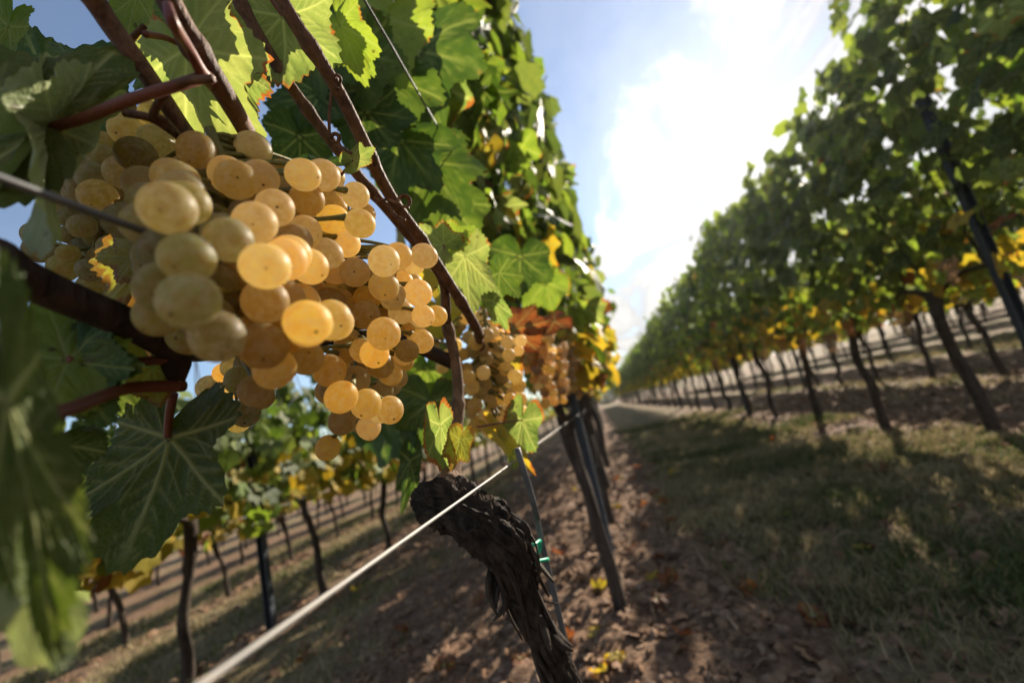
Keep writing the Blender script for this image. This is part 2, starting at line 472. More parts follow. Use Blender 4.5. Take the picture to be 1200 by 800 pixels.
def frame(base, tip, side, k=0.80):
    """local leaf frame: base = petiole junction, tip = end of midrib, side = end of the +X lobe"""
    base, tip, side = map(np.asarray, (base, tip, side))
    Y = tip - base; L = np.linalg.norm(Y); y = Y / L
    Xv = side - base; Xv = Xv - y * Xv.dot(y); W = np.linalg.norm(Xv); x = Xv / W
    n = np.cross(x, y)
    sx_, sz = W / k, 0.5 * (W / k + L)
    m = Matrix([[x[i] * sx_, y[i] * L, n[i] * sz, base[i]] for i in range(3)] + [[0, 0, 0, 1]])
    return m

# low polygon leaves joined into one crown mesh
_lt = np.radians([-150, -104, -78, -51, -26, 0, 26, 51, 78, 104, 150, 180]); 
_lr = np.interp(np.abs(_lt), _T, _R)
LOWV = np.vstack([[0, 0, 0], np.stack([_lr * np.sin(_lt), _lr * np.cos(_lt), 0.16 * np.abs(_lr * np.sin(_lt)) - 0.22 * _lr ** 2 + 0.05 * np.sin(_lt * 5)], 1)])
LOWF = np.array([(0, 1 + (j + 1) % 12, 1 + j) for j in range(12)])
LOWE = np.r_[0, np.ones(12)]
def rotmats(normals, downs):
    n = normals / np.linalg.norm(normals, axis=1)[:, None]
    y = downs - n * np.sum(n * downs, 1)[:, None]; y /= np.linalg.norm(y, axis=1)[:, None] + 1e-9
    x = np.cross(y, n)
    return np.stack([x, y, n], 2)
def leaf_dirs(N, rs, side_bias=None):
    nx = rs.choice([-1.0, 1.0], N) if side_bias is None else side_bias
    nrm = np.stack([nx * rs.uniform(.5, 1.2, N), rs.normal(0, .5, N), rs.normal(.3, .45, N)], 1)
    dn = np.stack([nx * .2 + rs.normal(0, .45, N), rs.normal(0, .5, N), -1 + rs.normal(0, .35, N)], 1)
    return nrm, dn
def crown_mesh(name, pos, size, seed, mats, fm, side=None):
    rs = np.random.default_rng(seed); N = len(pos)
    nrm, dn = leaf_dirs(N, rs, side)
    Rm = rotmats(nrm, dn)
    V = pos[:, None, :] + np.einsum('nij,nvj->nvi', Rm, LOWV[None] * size[:, None, None] * rs.uniform(.85, 1.15, (N, 1, 3)))
    Fc = (LOWF[None] + (np.arange(N) * 13)[:, None, None]).reshape(-1, 3)
    return mesh_np(name, V.reshape(-1, 3), Fc, mats, {'rnd': np.repeat(rs.uniform(0, 1, N), 13), 'edge': np.tile(LOWE * .93, N)}, True, np.repeat(fm, 12))

# ------------------------------------------------------------------ ground
def prof(x):
    x = np.asarray(x, float)
    return np.interp(x, [-60, -30, -8, -6.1, -4.1, -2.1, -1.2, -.45, -.15, .2, .35, 1.0, 1.6, 1.95, 2.3, 4.2, 8, 14, 40, 70, 400], [-1.6, -1.4, -.80, -.66, -.44, -.23, -.11, -.02, .02, .02, 0, -.02, .0, .03, 0, .02, .24, .70, 2.2, 3.2, 3.4])
def grassy(x, y):
    x = np.asarray(x, float); y = np.asarray(y, float)
    base = np.interp(x, [-8, -6.6, -6.2, -5.6, -4.6, -4.2, -3.5, -2.6, -2.2, -1.95, -1.4, -1.0, -.6, .12, .34, .5, 1.55, 1.75, 1.95, 2.2, 3.3, 3.5, 3.8, 4.1, 5.3, 5.8, 9],
                     [.4, .4, .1, .7, .7, .1, .8, .75, .2, .45, .45, .12, .03, .05, .6, .85, .8, .55, .35, .08, .15, .65, .6, .1, .2, .6, .5])
    n = fbm(p2(x, y, 1.8), 4, 5) - 0.5
    return np.clip(base + n * 1.3, 0, 1)
def gz(x, y):
    x = np.asarray(x, float); y = np.asarray(y, float)
    gm = grassy(x, y)
    d = np.exp(-np.clip(np.hypot(x, y) - 6, 0, None) / 10)
    cl = fbm(p2(x, y, 9.0), 4, 21, .6) - .5
    big = fbm(p2(x, y, 1.7), 3, 33) - .5
    return prof(x) + d * (cl * (.085 - .05 * gm) + big * .05)
xs = np.unique(np.r_[-400, -200, -100, -60, -40, -25, -16, np.arange(-12, -3, .3), np.arange(-3, -1.0, .06), np.arange(-1.0, 2.4, .021), np.arange(2.4, 5, .06), np.arange(5, 12, .35), 16, 25, 40, 60, 100, 200, 400])
ys = np.unique(np.r_[-60, -30, -15, -8, -5, -3, -2, -1, np.arange(-.6, .3, .06), np.arange(.3, 3.2, .021), np.arange(3.2, 8, .06), np.arange(8, 24, .3), np.arange(24, 60, 2), 70, 90, 130, 200, 400, 800])
GX, GY = np.meshgrid(xs, ys, indexing='ij')
GZ = gz(GX, GY)
ny = len(ys)
I = (np.arange(len(xs) - 1)[:, None] * ny + np.arange(ny - 1)[None]).ravel()
m, g = newmat('vineyard_soil')
pos = g.n('ShaderNodeNewGeometry').outputs['Position']
n1 = g.noise(pos, 5.0, 5.0); n2 = g.noise(pos, 45.0, 5.0, .65); n3 = g.noise(pos, 1.1, 3.0)
soil = g.mix(g.smooth(n2, .3, .72), (0.10, 0.056, 0.034), (0.29, 0.185, 0.115))
soil = g.mix(g.smooth(n1, .5, .75, 0, .6), soil, (0.29, 0.20, 0.135))
gcol = g.mix(g.smooth(n2, .35, .7), (0.115, 0.095, 0.046), (0.27, 0.205, 0.115))
gcol = g.mix(g.smooth(n1, .45, .7, 0, .7), gcol, (0.29, 0.22, 0.13))
gr = g.math('ADD', g.attr('grass'), g.math('MULTIPLY', g.math('SUBTRACT', n2, .5), .6))
col = g.mix(g.smooth(gr, .3, .65), soil, gcol)
finish(g, principled(g, col, .92, .12, bump(g, g.math('ADD', n2, g.noise(pos, 160, 3.0)), .9, .012)).outputs[0])
SOIL = m
me = mesh_np('ground', np.stack([GX.ravel(), GY.ravel(), GZ.ravel()], 1), np.stack([I, I + ny, I + ny + 1, I + 1], 1), [SOIL], {'grass': grassy(GX, GY).ravel()})
put('ground', me, kind='structure', label='brown tilled soil with strips of short dry grass between vine rows')

# ------------------------------------------------------------------ row vines (trunk + crown)
ROWS = {'own': -0.085, 'R1': 1.93, 'R2': 3.93, 'R3': 5.93, 'R4': 7.93, 'R5': 9.93, 'R6': 11.93, 'R7': 13.93, 'L4': -8.3, 'L5': -10.4, 'L1': -2.09, 'L2': -4.15, 'L3': -6.2}
def trunk_mesh(seed, h=0.78, r=0.026, sides=14, lean=None, kink=1.0):
    rs = np.random.default_rng(seed)
    lx, ly = lean if lean is not None else (rs.normal(0, .03), rs.normal(0, .05))
    pts = [(0, 0, -.05)]; rad = [r * 1.25]
    for k in range(1, 6):
        t = k / 5
        pts.append((lx * t + kink * rs.normal(0, .014), ly * t + kink * rs.normal(0, .020), h * t)); rad.append(r * (1.05 - .15 * t + rs.uniform(-.12, .18)))
    rad[-1] = r * 1.35; rad[-2] = r * 1.1
    def disp(a, s, p):
        q = np.stack([np.cos(a) * 2.2, np.sin(a) * 2.2, a * 0 + s * 7], 1)
        return 1 + .5 * (fbm(q, 3, seed) - .5) + .25 * (vnoise(np.stack([np.cos(a) * 5, np.sin(a) * 5, a * 0 + s * 3], 1), seed) - .5)
    mb = MB(); mb.add(*tube(pts, rad, sides, 28, disp))
    top = np.array(pts[-1])
    for sg in (-1, 1):      # short arms tied along the fruit wire
        L = rs.uniform(.2, .38)
        mb.add(*tube([top + (0, 0, -.02), top + (rs.normal(0, .02), sg * L * .5, .05), top + (rs.normal(0, .02), sg * L, .03 + rs.normal(0, .02))], [r * .8, r * .45, r * .3], 8, 10, disp))
    for k in range(6):      # upright shoots
        b = top + np.array([rs.normal(0, .02), rs.uniform(-.4, .4), .03])
        mb.add(*tube([b, b + (rs.normal(0, .05), rs.normal(0, .05), .5), b + (rs.normal(0, .08), rs.normal(0, .1), rs.uniform(.8, 1.2))], [.0045, .004, .002], 5, 7))
    return mb
def crown_points(seed, N, z0=.72, z1=2.12, sd=.15, length=1.15):
    rs = np.random.default_rng(seed)
    y = rs.uniform(-length / 2, length / 2, N)
    z = z0 + (z1 - z0) * rs.beta(1.25, 1.05, N)
    topo = .34 * (fbm(np.stack([y * 3 + 50, y * 0, y * 0 + seed], 1), 3, seed) - .5)
    z = z + topo * (z - z0) / (z1 - z0) * 2
    t = (z - z0) / (z1 - z0)
    w = sd * (.75 + .6 * np.sin(np.clip(t, 0, 1) * PI) ** .7) * np.where(t > .85, .75, 1)
    x = rs.normal(0, 1, N).clip(-1.9, 1.9) * w
    keep = vnoise(np.stack([x * 3, y * 4.2, z * 4.2], 1), seed + 9) > .32
    pos = np.stack([x, y, z], 1)[keep]
    # single shoots standing above and hanging out
    extra = []
    for k in range(7):
        b = np.array([rs.normal(0, .1), rs.uniform(-.55, .55), z1 - .12]); d = np.array([rs.normal(0, .25), rs.normal(0, .3), 1.0])
        for q in np.arange(0, rs.uniform(.10, .32), .05): extra.append(b + d * q + rs.normal(0, .025, 3))
    for k in range(5):
        sgn = rs.choice([-1, 1]); b = np.array([sgn * .18, rs.uniform(-.5, .5), rs.uniform(z0 + .3, z1 - .2)]); d = np.array([sgn * .5, rs.normal(0, .4), -.6])
        for q in np.arange(0, rs.uniform(.1, .3), .05): extra.append(b + d * q + rs.normal(0, .025, 3))
    return np.vstack([pos, np.array(extra)])
LM['row'] = leaf_mat('leaf_row_green', (0.048, 0.078, 0.026), (0.095, 0.135, 0.045), (0.19, 0.20, 0.055), 0.18, 0.1, trans=0.48)
for kk_ in ('row',):
    CAN[kk_] = [leaf_mesh('canopy_leaf', LM[kk_], nth=60, nr=4, seed=140 + k, fold=(-.1, .22, .3, .05)[k], curl=(.25, .1, .3, -.15)[k], wave=.12, deep=(1.0, 1.25, .8, 1.1)[k], teeth=.10) for k in range(4)]
CROWNMATS = [LM['row'], LM['fresh'], LM['yellow'], LM['rust']]
def crown_fm(pos, rs, z0):
    t = pos[:, 2] - z0
    u = rs.uniform(0, 1, len(pos))
    py = np.clip(.66 - t * 1.35, .004, .62); pf = .36
    fm = np.where(u < py * .88, 2, np.where(u < py, 3, np.where(u < py + pf, 1, 0)))
    return fm
def make_crown(seed, N, z0, z1, sd, length=1.15, smin=.045, smax=.078):
    pos = crown_points(seed, N, z0, z1, sd, length); rs = np.random.default_rng(seed + 5)
    return crown_mesh('crown', pos, rs.uniform(smin, smax, len(pos)), seed, CROWNMATS, crown_fm(pos, rs, z0), np.where(pos[:, 0] + rs.normal(0, .08, len(pos)) > 0, 1.0, -1.0))
TALLC = [make_crown(300 + k, 780, .76, 2.22, .16, 1.15, .05, .085) for k in range(6)]
LOWC = [make_crown(340 + k, 430, .62, 1.26, .18, 1.2, .05, .085) for k in range(4)]
TALLT = [trunk_mesh(400 + k).mesh('trunk', BARKF) for k in range(6)]
LOWT = [trunk_mesh(430 + k, .80, .024).mesh('trunk', BARKF) for k in range(4)]
def copy_vine(proto, loc, rz, label, group):
    r = proto.copy(); C.objects.link(r)
    r.location = loc; r.rotation_euler = (0, 0, rz); r.scale = (1, 1, random.uniform(.90, 1.07))
    r['label'] = label; r['group'] = group
    for ch in proto.children:
        c = ch.copy(); C.objects.link(c); c.parent = r
    return r
ROWLAB = {
    'own': ('leafy grapevine farther along the same row as the big grape cluster', 'vines farther along the near row'),
    'R1': ('tall leafy grapevine in the first row across the grass strip', 'vines of the first row across the grass'),
    'R2': ('grapevine in the second row behind the row across the grass', 'vines of the second row across the grass'),
    'R3': ('grapevine in the third row beyond the grass strip', 'vines of the third row across the grass'),
    'R4': ('grapevine in the fourth row beyond the grass strip', 'vines of the fourth row across the grass'),
    'L1': ('low trimmed grapevine in the row below the hanging grapes', 'vines of the first row on the low side'),
    'L2': ('low grapevine in the second row down the slope', 'vines of the second row on the low side'),
    'R5': ('grapevine in the fifth row beyond the grass strip', 'vines of the fifth row across the grass'),
    'R6': ('grapevine in the sixth row beyond the grass strip', 'vines of the sixth row across the grass'),
    'R7': ('grapevine in the seventh row beyond the grass strip', 'vines of the seventh row across the grass'),
    'L4': ('low grapevine in the fourth row down the slope', 'vines of the fourth row on the low side'),
    'L5': ('low grapevine in the fifth row down the slope', 'vines of the fifth row on the low side'),
    'L3': ('low grapevine in the third row down the slope', 'vines of the third row on the low side'),
}
PROTO = []
def ORD(n):
    a = 'first second third fourth fifth sixth seventh eighth ninth tenth eleventh twelfth thirteenth fourteenth fifteenth sixteenth seventeenth eighteenth nineteenth'.split()
    if n < 20: return a[n - 1]
    t = {2: 'twent', 3: 'thirt', 4: 'fort'}[n // 10]
    return t + 'ieth' if n % 10 == 0 else t + 'y-' + a[n % 10 - 1]
def place_row(key, ylist):
    X = ROWS[key]; low = key[0] == 'L'; lab, grp = ROWLAB[key]
    for i, y in enumerate(ylist):
        k = random.randrange(4 if low else 6)
        x = X + random.gauss(0, .02); z = float(prof(x))
        if key == 'own': lab = f'leafy grapevine of the near row, {ORD(i + 3)} vine past its steel post'
        if key == 'R1': lab = f'tall grapevine in the first row across the grass, {ORD(i + 4)} past the steel post'
        if key == 'L1' and i > 1: lab = f'low trimmed grapevine below the hanging grapes, {ORD(i - 1)} past the steel post'
        elif key == 'L1': lab = 'low trimmed grapevine below the hanging grapes, ' + ('just', 'second')[1 - i] + ' before the steel post'
        pk = (low, k)
        pr = next((p for q, p in PROTO if q == pk), None)
        if pr is None:
            pr = thing('grapevine', (x, y, z), lab, 'grapevine', grp)
            put('trunk', (LOWT if low else TALLT)[k], pr, T((x, y, z)))
            put('crown', (LOWC if low else TALLC)[k], pr, T((x, y, z)), kind='stuff')
            PROTO.append((pk, pr))
        else:
            copy_vine(pr, (x, y, z), random.choice([0, PI]) + random.gauss(0, .06), lab, grp)
def gpx(px, py, z=0.0):
    """ground point under a pixel"""
    d = ray(px, py); return CAM + d * ((z - CAMH) / d[2])
R1Y = sorted([float(gpx(1168, 515)[1]), float(gpx(1018, 505)[1]), float(gpx(937, 500)[1]), float(gpx(892, 490)[1])])
print('R1 trunks', [gpx(1168, 515), gpx(1018, 505), gpx(937, 500), gpx(892, 490)])
print('own', gpx(728, 722), gpx(715, 655), gpx(712, 575))
print('L1', gpx(385, 698, -.23), gpx(312, 742, -.23), gpx(257, 696, -.4), gpx(195, 820, -.23))
R1Y = [1.80, 2.73, 3.64, 4.56]
place_row('own', [4.35 + .98 * k for k in range(36)])
place_row('R1', [5.5 + .95 * k for k in range(36)])
place_row('R5', [7 + 1.0 * k for k in range(16)])
place_row('R6', [8.5 + 1.0 * k for k in range(16)])
place_row('R7', [10 + 1.0 * k for k in range(14)])
place_row('L4', [5 + 1.0 * k for k in range(12)])
place_row('L5', [6.5 + 1.0 * k for k in range(12)])
place_row('R2', [2.2 + .98 * k for k in range(34)])
place_row('R3', [3.2 + 1.0 * k for k in range(24)])
place_row('R4', [4.6 + 1.0 * k for k in range(20)])
place_row('L1', [1.0, 1.84, 2.88, 3.75] + [4.7 + .98 * k for k in range(24)])
place_row('L2', [2.2 + 1.0 * k for k in range(20)])
place_row('L3', [3.6 + 1.0 * k for k in range(16)])

# vines close enough to pick single leaves apart: each leaf is a part
def leafy_vine(name_label, x, y, ztrunk, seed, n_obj, n_stuff, posfn, group=None, trunkmb=None, sunrim=None, sizes=(.05, .08)):
    z = float(prof(x))
    root = thing('grapevine', (x, y, z), name_label, 'grapevine', group)
    put('trunk', (trunkmb or trunk_mesh(seed, ztrunk, .027, 18)).mesh('trunk', BARKF), root, T((x, y, z)))
    rs = np.random.default_rng(seed)
    pos = posfn(n_obj + n_stuff, rs)
    c = CAM - np.array([x, y, z])
    order = np.argsort(np.linalg.norm(pos - c, axis=1)); pos = pos[order]
    sideb = np.where(pos[:, 0] + rs.normal(0, .07, len(pos)) > 0, 1.0, -1.0)
    nrm, dn = leaf_dirs(len(pos), rs, sideb)
    Rm = rotmats(nrm, dn); fm = crown_fm(pos, rs, .70); sz = rs.uniform(sizes[0], sizes[1], len(pos))
    for i in range(min(n_obj, len(pos))):
        key = ('green', 'fresh', 'yellow', 'rust')[fm[i]]
        if sunrim is not None and fm[i] < 2:
            key = 'fresh' if rs.uniform() < (.75 if sunrim(pos[i]) else .08) else 'green'  # sun-side rim brighter, interior darker: backlight put into the choice of leaf colour
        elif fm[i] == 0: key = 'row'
        if key == 'fresh' and rs.uniform() < .3: key = 'lime'
        m = Matrix([[Rm[i, a, 0] * sz[i] * rs.uniform(.85, 1.15), Rm[i, a, 1] * sz[i], Rm[i, a, 2] * sz[i], pos[i, a] + (x, y, z)[a]] for a in range(3)] + [[0, 0, 0, 1]])
        put('leaf', CAN[key][rs.integers(4)], root, m)
    if len(pos) > n_obj:
        p = pos[n_obj:]
        put('crown', crown_mesh('crown', p, sz[n_obj:], seed, CROWNMATS, fm[n_obj:], sideb[n_obj:]), root, T((x, y, z)), kind='stuff')
    return root
r1lab = ['tall grapevine across the grass, just before the slanting steel post', 'tall grapevine across the grass, first past the slanting steel post',
         'tall grapevine across the grass, second past the slanting steel post', 'tall grapevine across the grass, third past the slanting steel post']
def r1_points(k, y):
    def fn(N, rs):
        p = crown_points(520 + k, int(N * 1.15), .76, 2.22, .165)
        near_post = (np.abs(p[:, 1] + y - 2.21) < .17) & (rs.uniform(0, 1, len(p)) < .72) & (p[:, 2] < 1.75)
        return p[~near_post]
    return fn
for k, y in enumerate(R1Y):
    leafy_vine(r1lab[k], 1.93, y, .78, 500 + k, 290, 430, r1_points(k, y), 'vines of the first row across the grass', sizes=(.05, .088))
# near row: the side towards the alley is clipped flat, the camera stands in the gap before it
def own_points(y0, ymin, ymax, seed):
    def fn(N, rs):
        out = np.zeros((0, 3))
        while len(out) < N:
            M_ = N * 2
            y = rs.uniform(ymin, ymax, M_)
            z = .98 + 1.2 * rs.beta(1.1, 1.1, M_)
            low = rs.uniform(0, 1, M_) < .12
            z = np.where(low & (y > 1.0), rs.uniform(.72, 1.0, M_), z)
            edge = np.interp(y, [.45, .8, 1.4, 2.2], [-.10, -.055, .06, .15]) - ROWS['own']
            edge = edge + .05 * (fbm(np.stack([y * 4, z * 4, y * 0], 1), 3, seed) - .5) * 2
            back = np.interp(y, [.45, .8, 1.4, 2.2], [-.30, -.30, -.30, -.32]) - ROWS['own']
            u = rs.beta(1.25, .95, M_)
            x = back + (edge - back) * u
            p = np.stack([x, y - y0, z], 1)
            # keep the air open round the camera and the hanging grapes
            q = p + (ROWS['own'], y0, 0) - CAM
            lim = .60 + .20 * np.clip(-q[:, 0] - .12, 0, .2) / .2
            p = p[(q[:, 1] > lim - .35 * np.clip(q[:, 2] - .30, 0, .35)) & (np.linalg.norm(q, axis=1) > .62)]
            out = np.vstack([out, p])
        return out[:N]
    return fn
leafy_vine('grapevine with dark trunk just before the steel post in the near row', ROWS['own'], 1.46, .60, 601, 290, 620, own_points(1.46, .55, 1.75, 71), trunkmb=trunk_mesh(601, .60, .019, 18, (-.035, 0), .35), sunrim=lambda p: p[0] + ROWS['own'] > np.interp(p[1] + 1.46, [.45, .8, 1.4, 2.2], [-.10, -.055, .06, .15]) - .07, sizes=(.052, .085))
leafy_vine('grapevine just past the steel post in the near row', ROWS['own'], 2.40, .74, 602, 280, 560, own_points(2.40, 1.7, 2.75, 72), trunkmb=trunk_mesh(602, .72, .021, 18, (-.02, 0), .4), sunrim=lambda p: p[0] + ROWS['own'] > np.interp(p[1] + 2.40, [.45, .8, 1.4, 2.2], [-.10, -.055, .06, .15]) - .07, sizes=(.05, .08))
leafy_vine('second grapevine past the steel post in the near row', ROWS['own'], 3.36, .76, 603, 220, 500, own_points(3.36, 2.7, 3.9, 73), sunrim=lambda p: p[0] + ROWS['own'] > np.interp(p[1] + 3.36, [.45, .8, 1.4, 2.2], [-.10, -.055, .06, .15]) - .07, sizes=(.05, .08))

# ------------------------------------------------------------------ posts and wires
def post(name, base, h, w, label, mat, lean=(0, 0), group=None):
    """rolled open steel profile: web, two flanges with lips"""
    mb = MB()
    prof_ = np.array([(-.5, -.35), (-.5, .35), (.5, .35), (.5, -.35), (.36, -.35), (.36, .22), (-.36, .22), (-.36, -.35)]) * w
    n = 2
    V = np.vstack([np.c_[prof_ + np.array(lean) * (zz_ / h), np.full(8, zz_)] for zz_ in (-.1, h)])
    Fc = [(j, (j + 1) % 8, 8 + (j + 1) % 8, 8 + j) for j in range(8)]
    Fc += [(3, 4, 5, 2), (2, 5, 6, 1), (1, 6, 7, 0)]; Fc += [(8 + 2, 8 + 5, 8 + 4, 8 + 3), (8 + 1, 8 + 6, 8 + 5, 8 + 2), (8, 8 + 7, 8 + 6, 8 + 1)]
    root = thing('trellis_post', base, label, 'post', group)
    put('post_profile', mesh_np('post_profile', V, Fc, [mat], smooth=False), root, T(base))
    for z in np.arange(.35, h - .05, .22):      # hooks that carry the wires
        hk = MB().add(*tube([(w * .5 + lean[0] * z / h, -w * .1, z), (w * .78 + lean[0] * z / h, -w * .1, z + .004), (w * .8 + lean[0] * z / h, -w * .1, z + .022)], [.003, .003, .002], 5, 6))
        put('wire_hook', hk.mesh('wire_hook', mat), root, T(base))
    return root
post('trellis_post', (-.108, 1.96, float(prof(-.1))), 2.1, .048, 'dark steel trellis post standing in the near row', POST)
pr1 = gpx(1245, 505)
post('trellis_post', (1.85, 2.26, -.02), 1.72, .045, 'slanting dark steel post in the row across the grass', POST)
post('trellis_post', (-2.13, 2.42, -.24), 1.22, .05, 'dark steel post in the low row below the hanging grapes', POST)
for k, y in enumerate((6.6, 11.5, 16.4, 21.3)):
    post('trellis_post', (1.95, y, .02), 2.2, .05, 'steel post far along the row across the grass', POST, group='far posts of the row across the grass')
for k, y in enumerate((6.5, 11.4)):
    post('trellis_post', (ROWS['own'] + .01, y, .02), 2.15, .05, 'steel post farther along the near row', POST, group='far posts of the near row')
for k, y in enumerate((4.6, 9.5)):
    post('trellis_post', (3.95, y, 0), 2.2, .05, 'steel post in the second row across the grass', POST, group='posts of the second row across the grass')

def wire(x, z, y0, y1, r, mat, label, sag=.0, dx=0.0, group=None):
    n = 60
    ys_ = y0 + (y1 - y0) * np.linspace(0, 1, n) ** 2
    zs = z - sag * np.abs(np.sin((ys_ - 1.78) / 4.9 * PI)) * np.clip(ys_, 0, 1)
    P = np.stack([x + dx * np.linspace(0, 1, n) + .002 * np.sin(ys_ * 5), ys_, zs], 1)
    v, f = tube(P, np.full(n, r), 8, 120)
    org = np.array([x, y0, z])
    return put('trellis_wire', mesh_np('trellis_wire', v - org, f, [mat]), None, T(org), label, 'wire', group)
H = CAMH
wire(-.090, H - .037, -.35, 40, .00095, WIRE, 'bright fruit wire running past the gnarled vine trunk', .0)
wire(-.130, H + .0865, -.35, 40, .0012, WIRED, 'dark wire crossing in front of the shaded leaf beside the grapes')
wire(-.100, H + .345, -.35, 40, .0010, WIRED, 'thin dark wire through the upper canopy of the near row')
for z in (.03, .24, .62, 1.0):
    wire(1.95, H + z, -.5, 40, .0016, WIRE, {.03: 'lowest wire of the row across the grass', .24: 'second wire up of the row across the grass', .62: 'third wire up of the row across the grass', 1.0: 'top wire of the row across the grass'}[z], .01)
for z in (-.19, -.245):
    wire(ROWS['L1'] + .03, H + z, -.5, 30, .0022, WIRE, 'upper of two fruit wires of the low row' if z > -.2 else 'lower of two fruit wires of the low row', .01)
wire(3.95, H + .03, 0, 36, .0016, WIRE, 'fruit wire of the second row across the grass', .01)
wire(ROWS['L2'], H - .42, 0, 24, .002, WIRE, 'fruit wire of the second row down the slope', .01)

# ------------------------------------------------------------------ the hero vine
VX, VY = -.05, .50
hero = thing('grapevine', (VX, VY, float(prof(VX))), 'old grapevine with gnarled black trunk, green ties and long brown canes', 'grapevine')
def px(*L): return [at(*q) for q in L]
rsH = np.random.default_rng(5)
hp = px((489, 592, .305), (515, 590, .30), (555, 605, .30), (590, 633, .305), (605, 668, .315), (620, 715, .332), (642, 757, .350), (662, 800, .370))
hp.append(np.array([VX - .004, VY - .02, .22])); hp.append(np.array([VX, VY, -.06]))
hr = [.0085, .0150, .0178, .0170, .0122, .0112, .0118, .0125, .0140, .020]
def hdisp(a, s, p):
    q = np.stack([np.cos(a) * 1.6, np.sin(a) * 1.6, a * 0 + s * 22], 1)
    lump = fbm(q, 3, 8) - .5
    rid = np.abs(fbm(np.stack([np.cos(a) * 4.5, np.sin(a) * 4.5, a * 0 + s * 14], 1), 4, 17) - .5)
    fine = fbm(np.stack([np.cos(a) * 14, np.sin(a) * 14, a * 0 + s * 160], 1), 3, 27, .7) - .5
    head = np.clip(1.25 - s / .09, 0, 1)
    block = vnoise(np.stack([np.cos(a) * 2.6, np.sin(a) * 2.6, a * 0 + s * 45], 1), 61) - .5
    return 1 + lump * (.35 + .6 * head) + block * (.15 + .55 * head) - rid * .9 + fine * (.30 + .7 * head) + .10
tv, tf = tube(hp, hr, 96, 320, hdisp)
org = np.array(hero.location)
put('trunk', mesh_np('trunk', tv - org, tf, [BARK]), hero, T(org))
# shredding bark
def ribbon(P, w, nrm):
    P, _ = catmull(P, np.ones(len(P)), 12)
    t = np.gradient(P, axis=0); t /= np.linalg.norm(t, axis=1)[:, None]
    s_ = np.cross(t, nrm); s_ /= np.linalg.norm(s_, axis=1)[:, None]
    ww = w * np.sin(np.linspace(.35, PI - .1, 12))[:, None]
    th = .0006
    n_ = np.cross(s_, t)
    V = np.stack([P - s_ * ww + n_ * th, P + s_ * ww + n_ * th, P + s_ * ww - n_ * th, P - s_ * ww - n_ * th], 1).reshape(-1, 3)
    Fc = []
    for i in range(11):
        for j in range(4):
            a = i * 4 + j; b = i * 4 + (j + 1) % 4
            Fc.append((a, b, b + 4, a + 4))
    Fc += [(3, 2, 1, 0), (44, 45, 46, 47)]
    return V, Fc
Pc, Rc_ = catmull(hp, hr, 200)
vdir = RC @ np.array([0, 0, 1.0])
for k in range(110):
    i = int(rsH.integers(14, 120)); i2 = min(i + int(rsH.integers(5, 22)), 198)
    a = rsH.uniform(0, 2 * PI); t = Pc[i + 1] - Pc[i]; t /= np.linalg.norm(t)
    u = np.cross(t, vdir); u /= np.linalg.norm(u); w = np.cross(u, t)
    o = u * math.cos(a) + w * math.sin(a)
    out = rsH.uniform(.0, .010)
    mb = MB().add(*ribbon([Pc[i] + o * Rc_[i] * .95, Pc[(i + i2) // 2] + o * (Rc_[i] + out * .4), Pc[i2] + o * (Rc_[i2] * .98 + out) + rsH.normal(0, .003, 3)], rsH.uniform(.0012, .0035), o))
    put('bark_strip', mb.mesh('bark_strip', BARK, org), hero, T(org))
for k, (a, b, c, d) in enumerate([((572, 672), (574, 695), (583, 722), .305), ((580, 668), (578, 690), (580, 715), .307), ((586, 680), (592, 700), (590, 722), .31), ((568, 665), (572, 685), (571, 705), .303), ((590, 690), (600, 706), (611, 712), .312), ((600, 700), (588, 716), (578, 727), .309)]):
    mb = MB().add(*ribbon([at(a[0] + 8, a[1] - 8, d + .004), at(*b, d - .004), at(*c, d - .008)], .0022, -vdir))
    put('bark_strip', mb.mesh('bark_strip', BARK, org), hero, T(org))
def cane(name, pts, rad, mat=CANE, parent=None, nodes=True, sides=14, n=70, seed=0):
    P = [np.asarray(p) for p in pts]
    def disp(a, s, p):
        q = np.stack([np.cos(a) * 3, np.sin(a) * 3, a * 0 + s * 20], 1)
        nd = (.28 * np.exp(-(((s + seed * .013) % .062 - .031) / .0045) ** 2)) if nodes else 0
        return 1 + .14 * (fbm(q, 3, seed) - .5) + .09 * (vnoise(np.stack([np.cos(a) * 7, np.sin(a) * 7, a * 0 + s * 6], 1), seed + 4) - .5) + nd
    root = parent or hero
    o = WORLD[root.name].translation
    v, f = tube(P, rad, sides, n, disp)
    return put(name, mesh_np(name, v - np.array(o), f, [mat]), root, T(o))
# spur and canes
cane('arm', px((520, 590, .302), (528, 558, .318), (534, 520, .335), (537, 460, .355), (532, 415, .362), (522, 372, .357)), [.013, .0075, .0050, .0045, .0045, .0040], OLDARM, seed=1)
cane('shoot', px((566, 425, .53), (562, 400, .45), (556, 380, .375), (500, 290, .32), (455, 225, .29), (398, 110, .255), (340, 18, .235), (315, -30, .23)), [.0040, .0042, .0042, .0040, .0039, .0039, .0038, .0038], seed=2, n=120)
cane('shoot', px((523, 378, .357), (517, 325, .345), (470, 265, .32), (415, 200, .30), (365, 135, .285), (320, 70, .27), (280, 0, .26)), [.0042, .0038, .0036, .0036, .0036, .0036, .0036], seed=3, n=120)
cane('shoot', px((340, 260, .27), (298, 172, .228), (262, 108, .195), (222, 45, .178), (190, -15, .165)), [.0040, .0042, .0044, .0046, .0044], seed=4, n=100)
cane('shoot', px((262, 230, .235), (215, 152, .215), (170, 85, .20), (130, 30, .19), (95, -25, .18)), [.0036, .0038, .0040, .0041, .0041], seed=5, n=100)
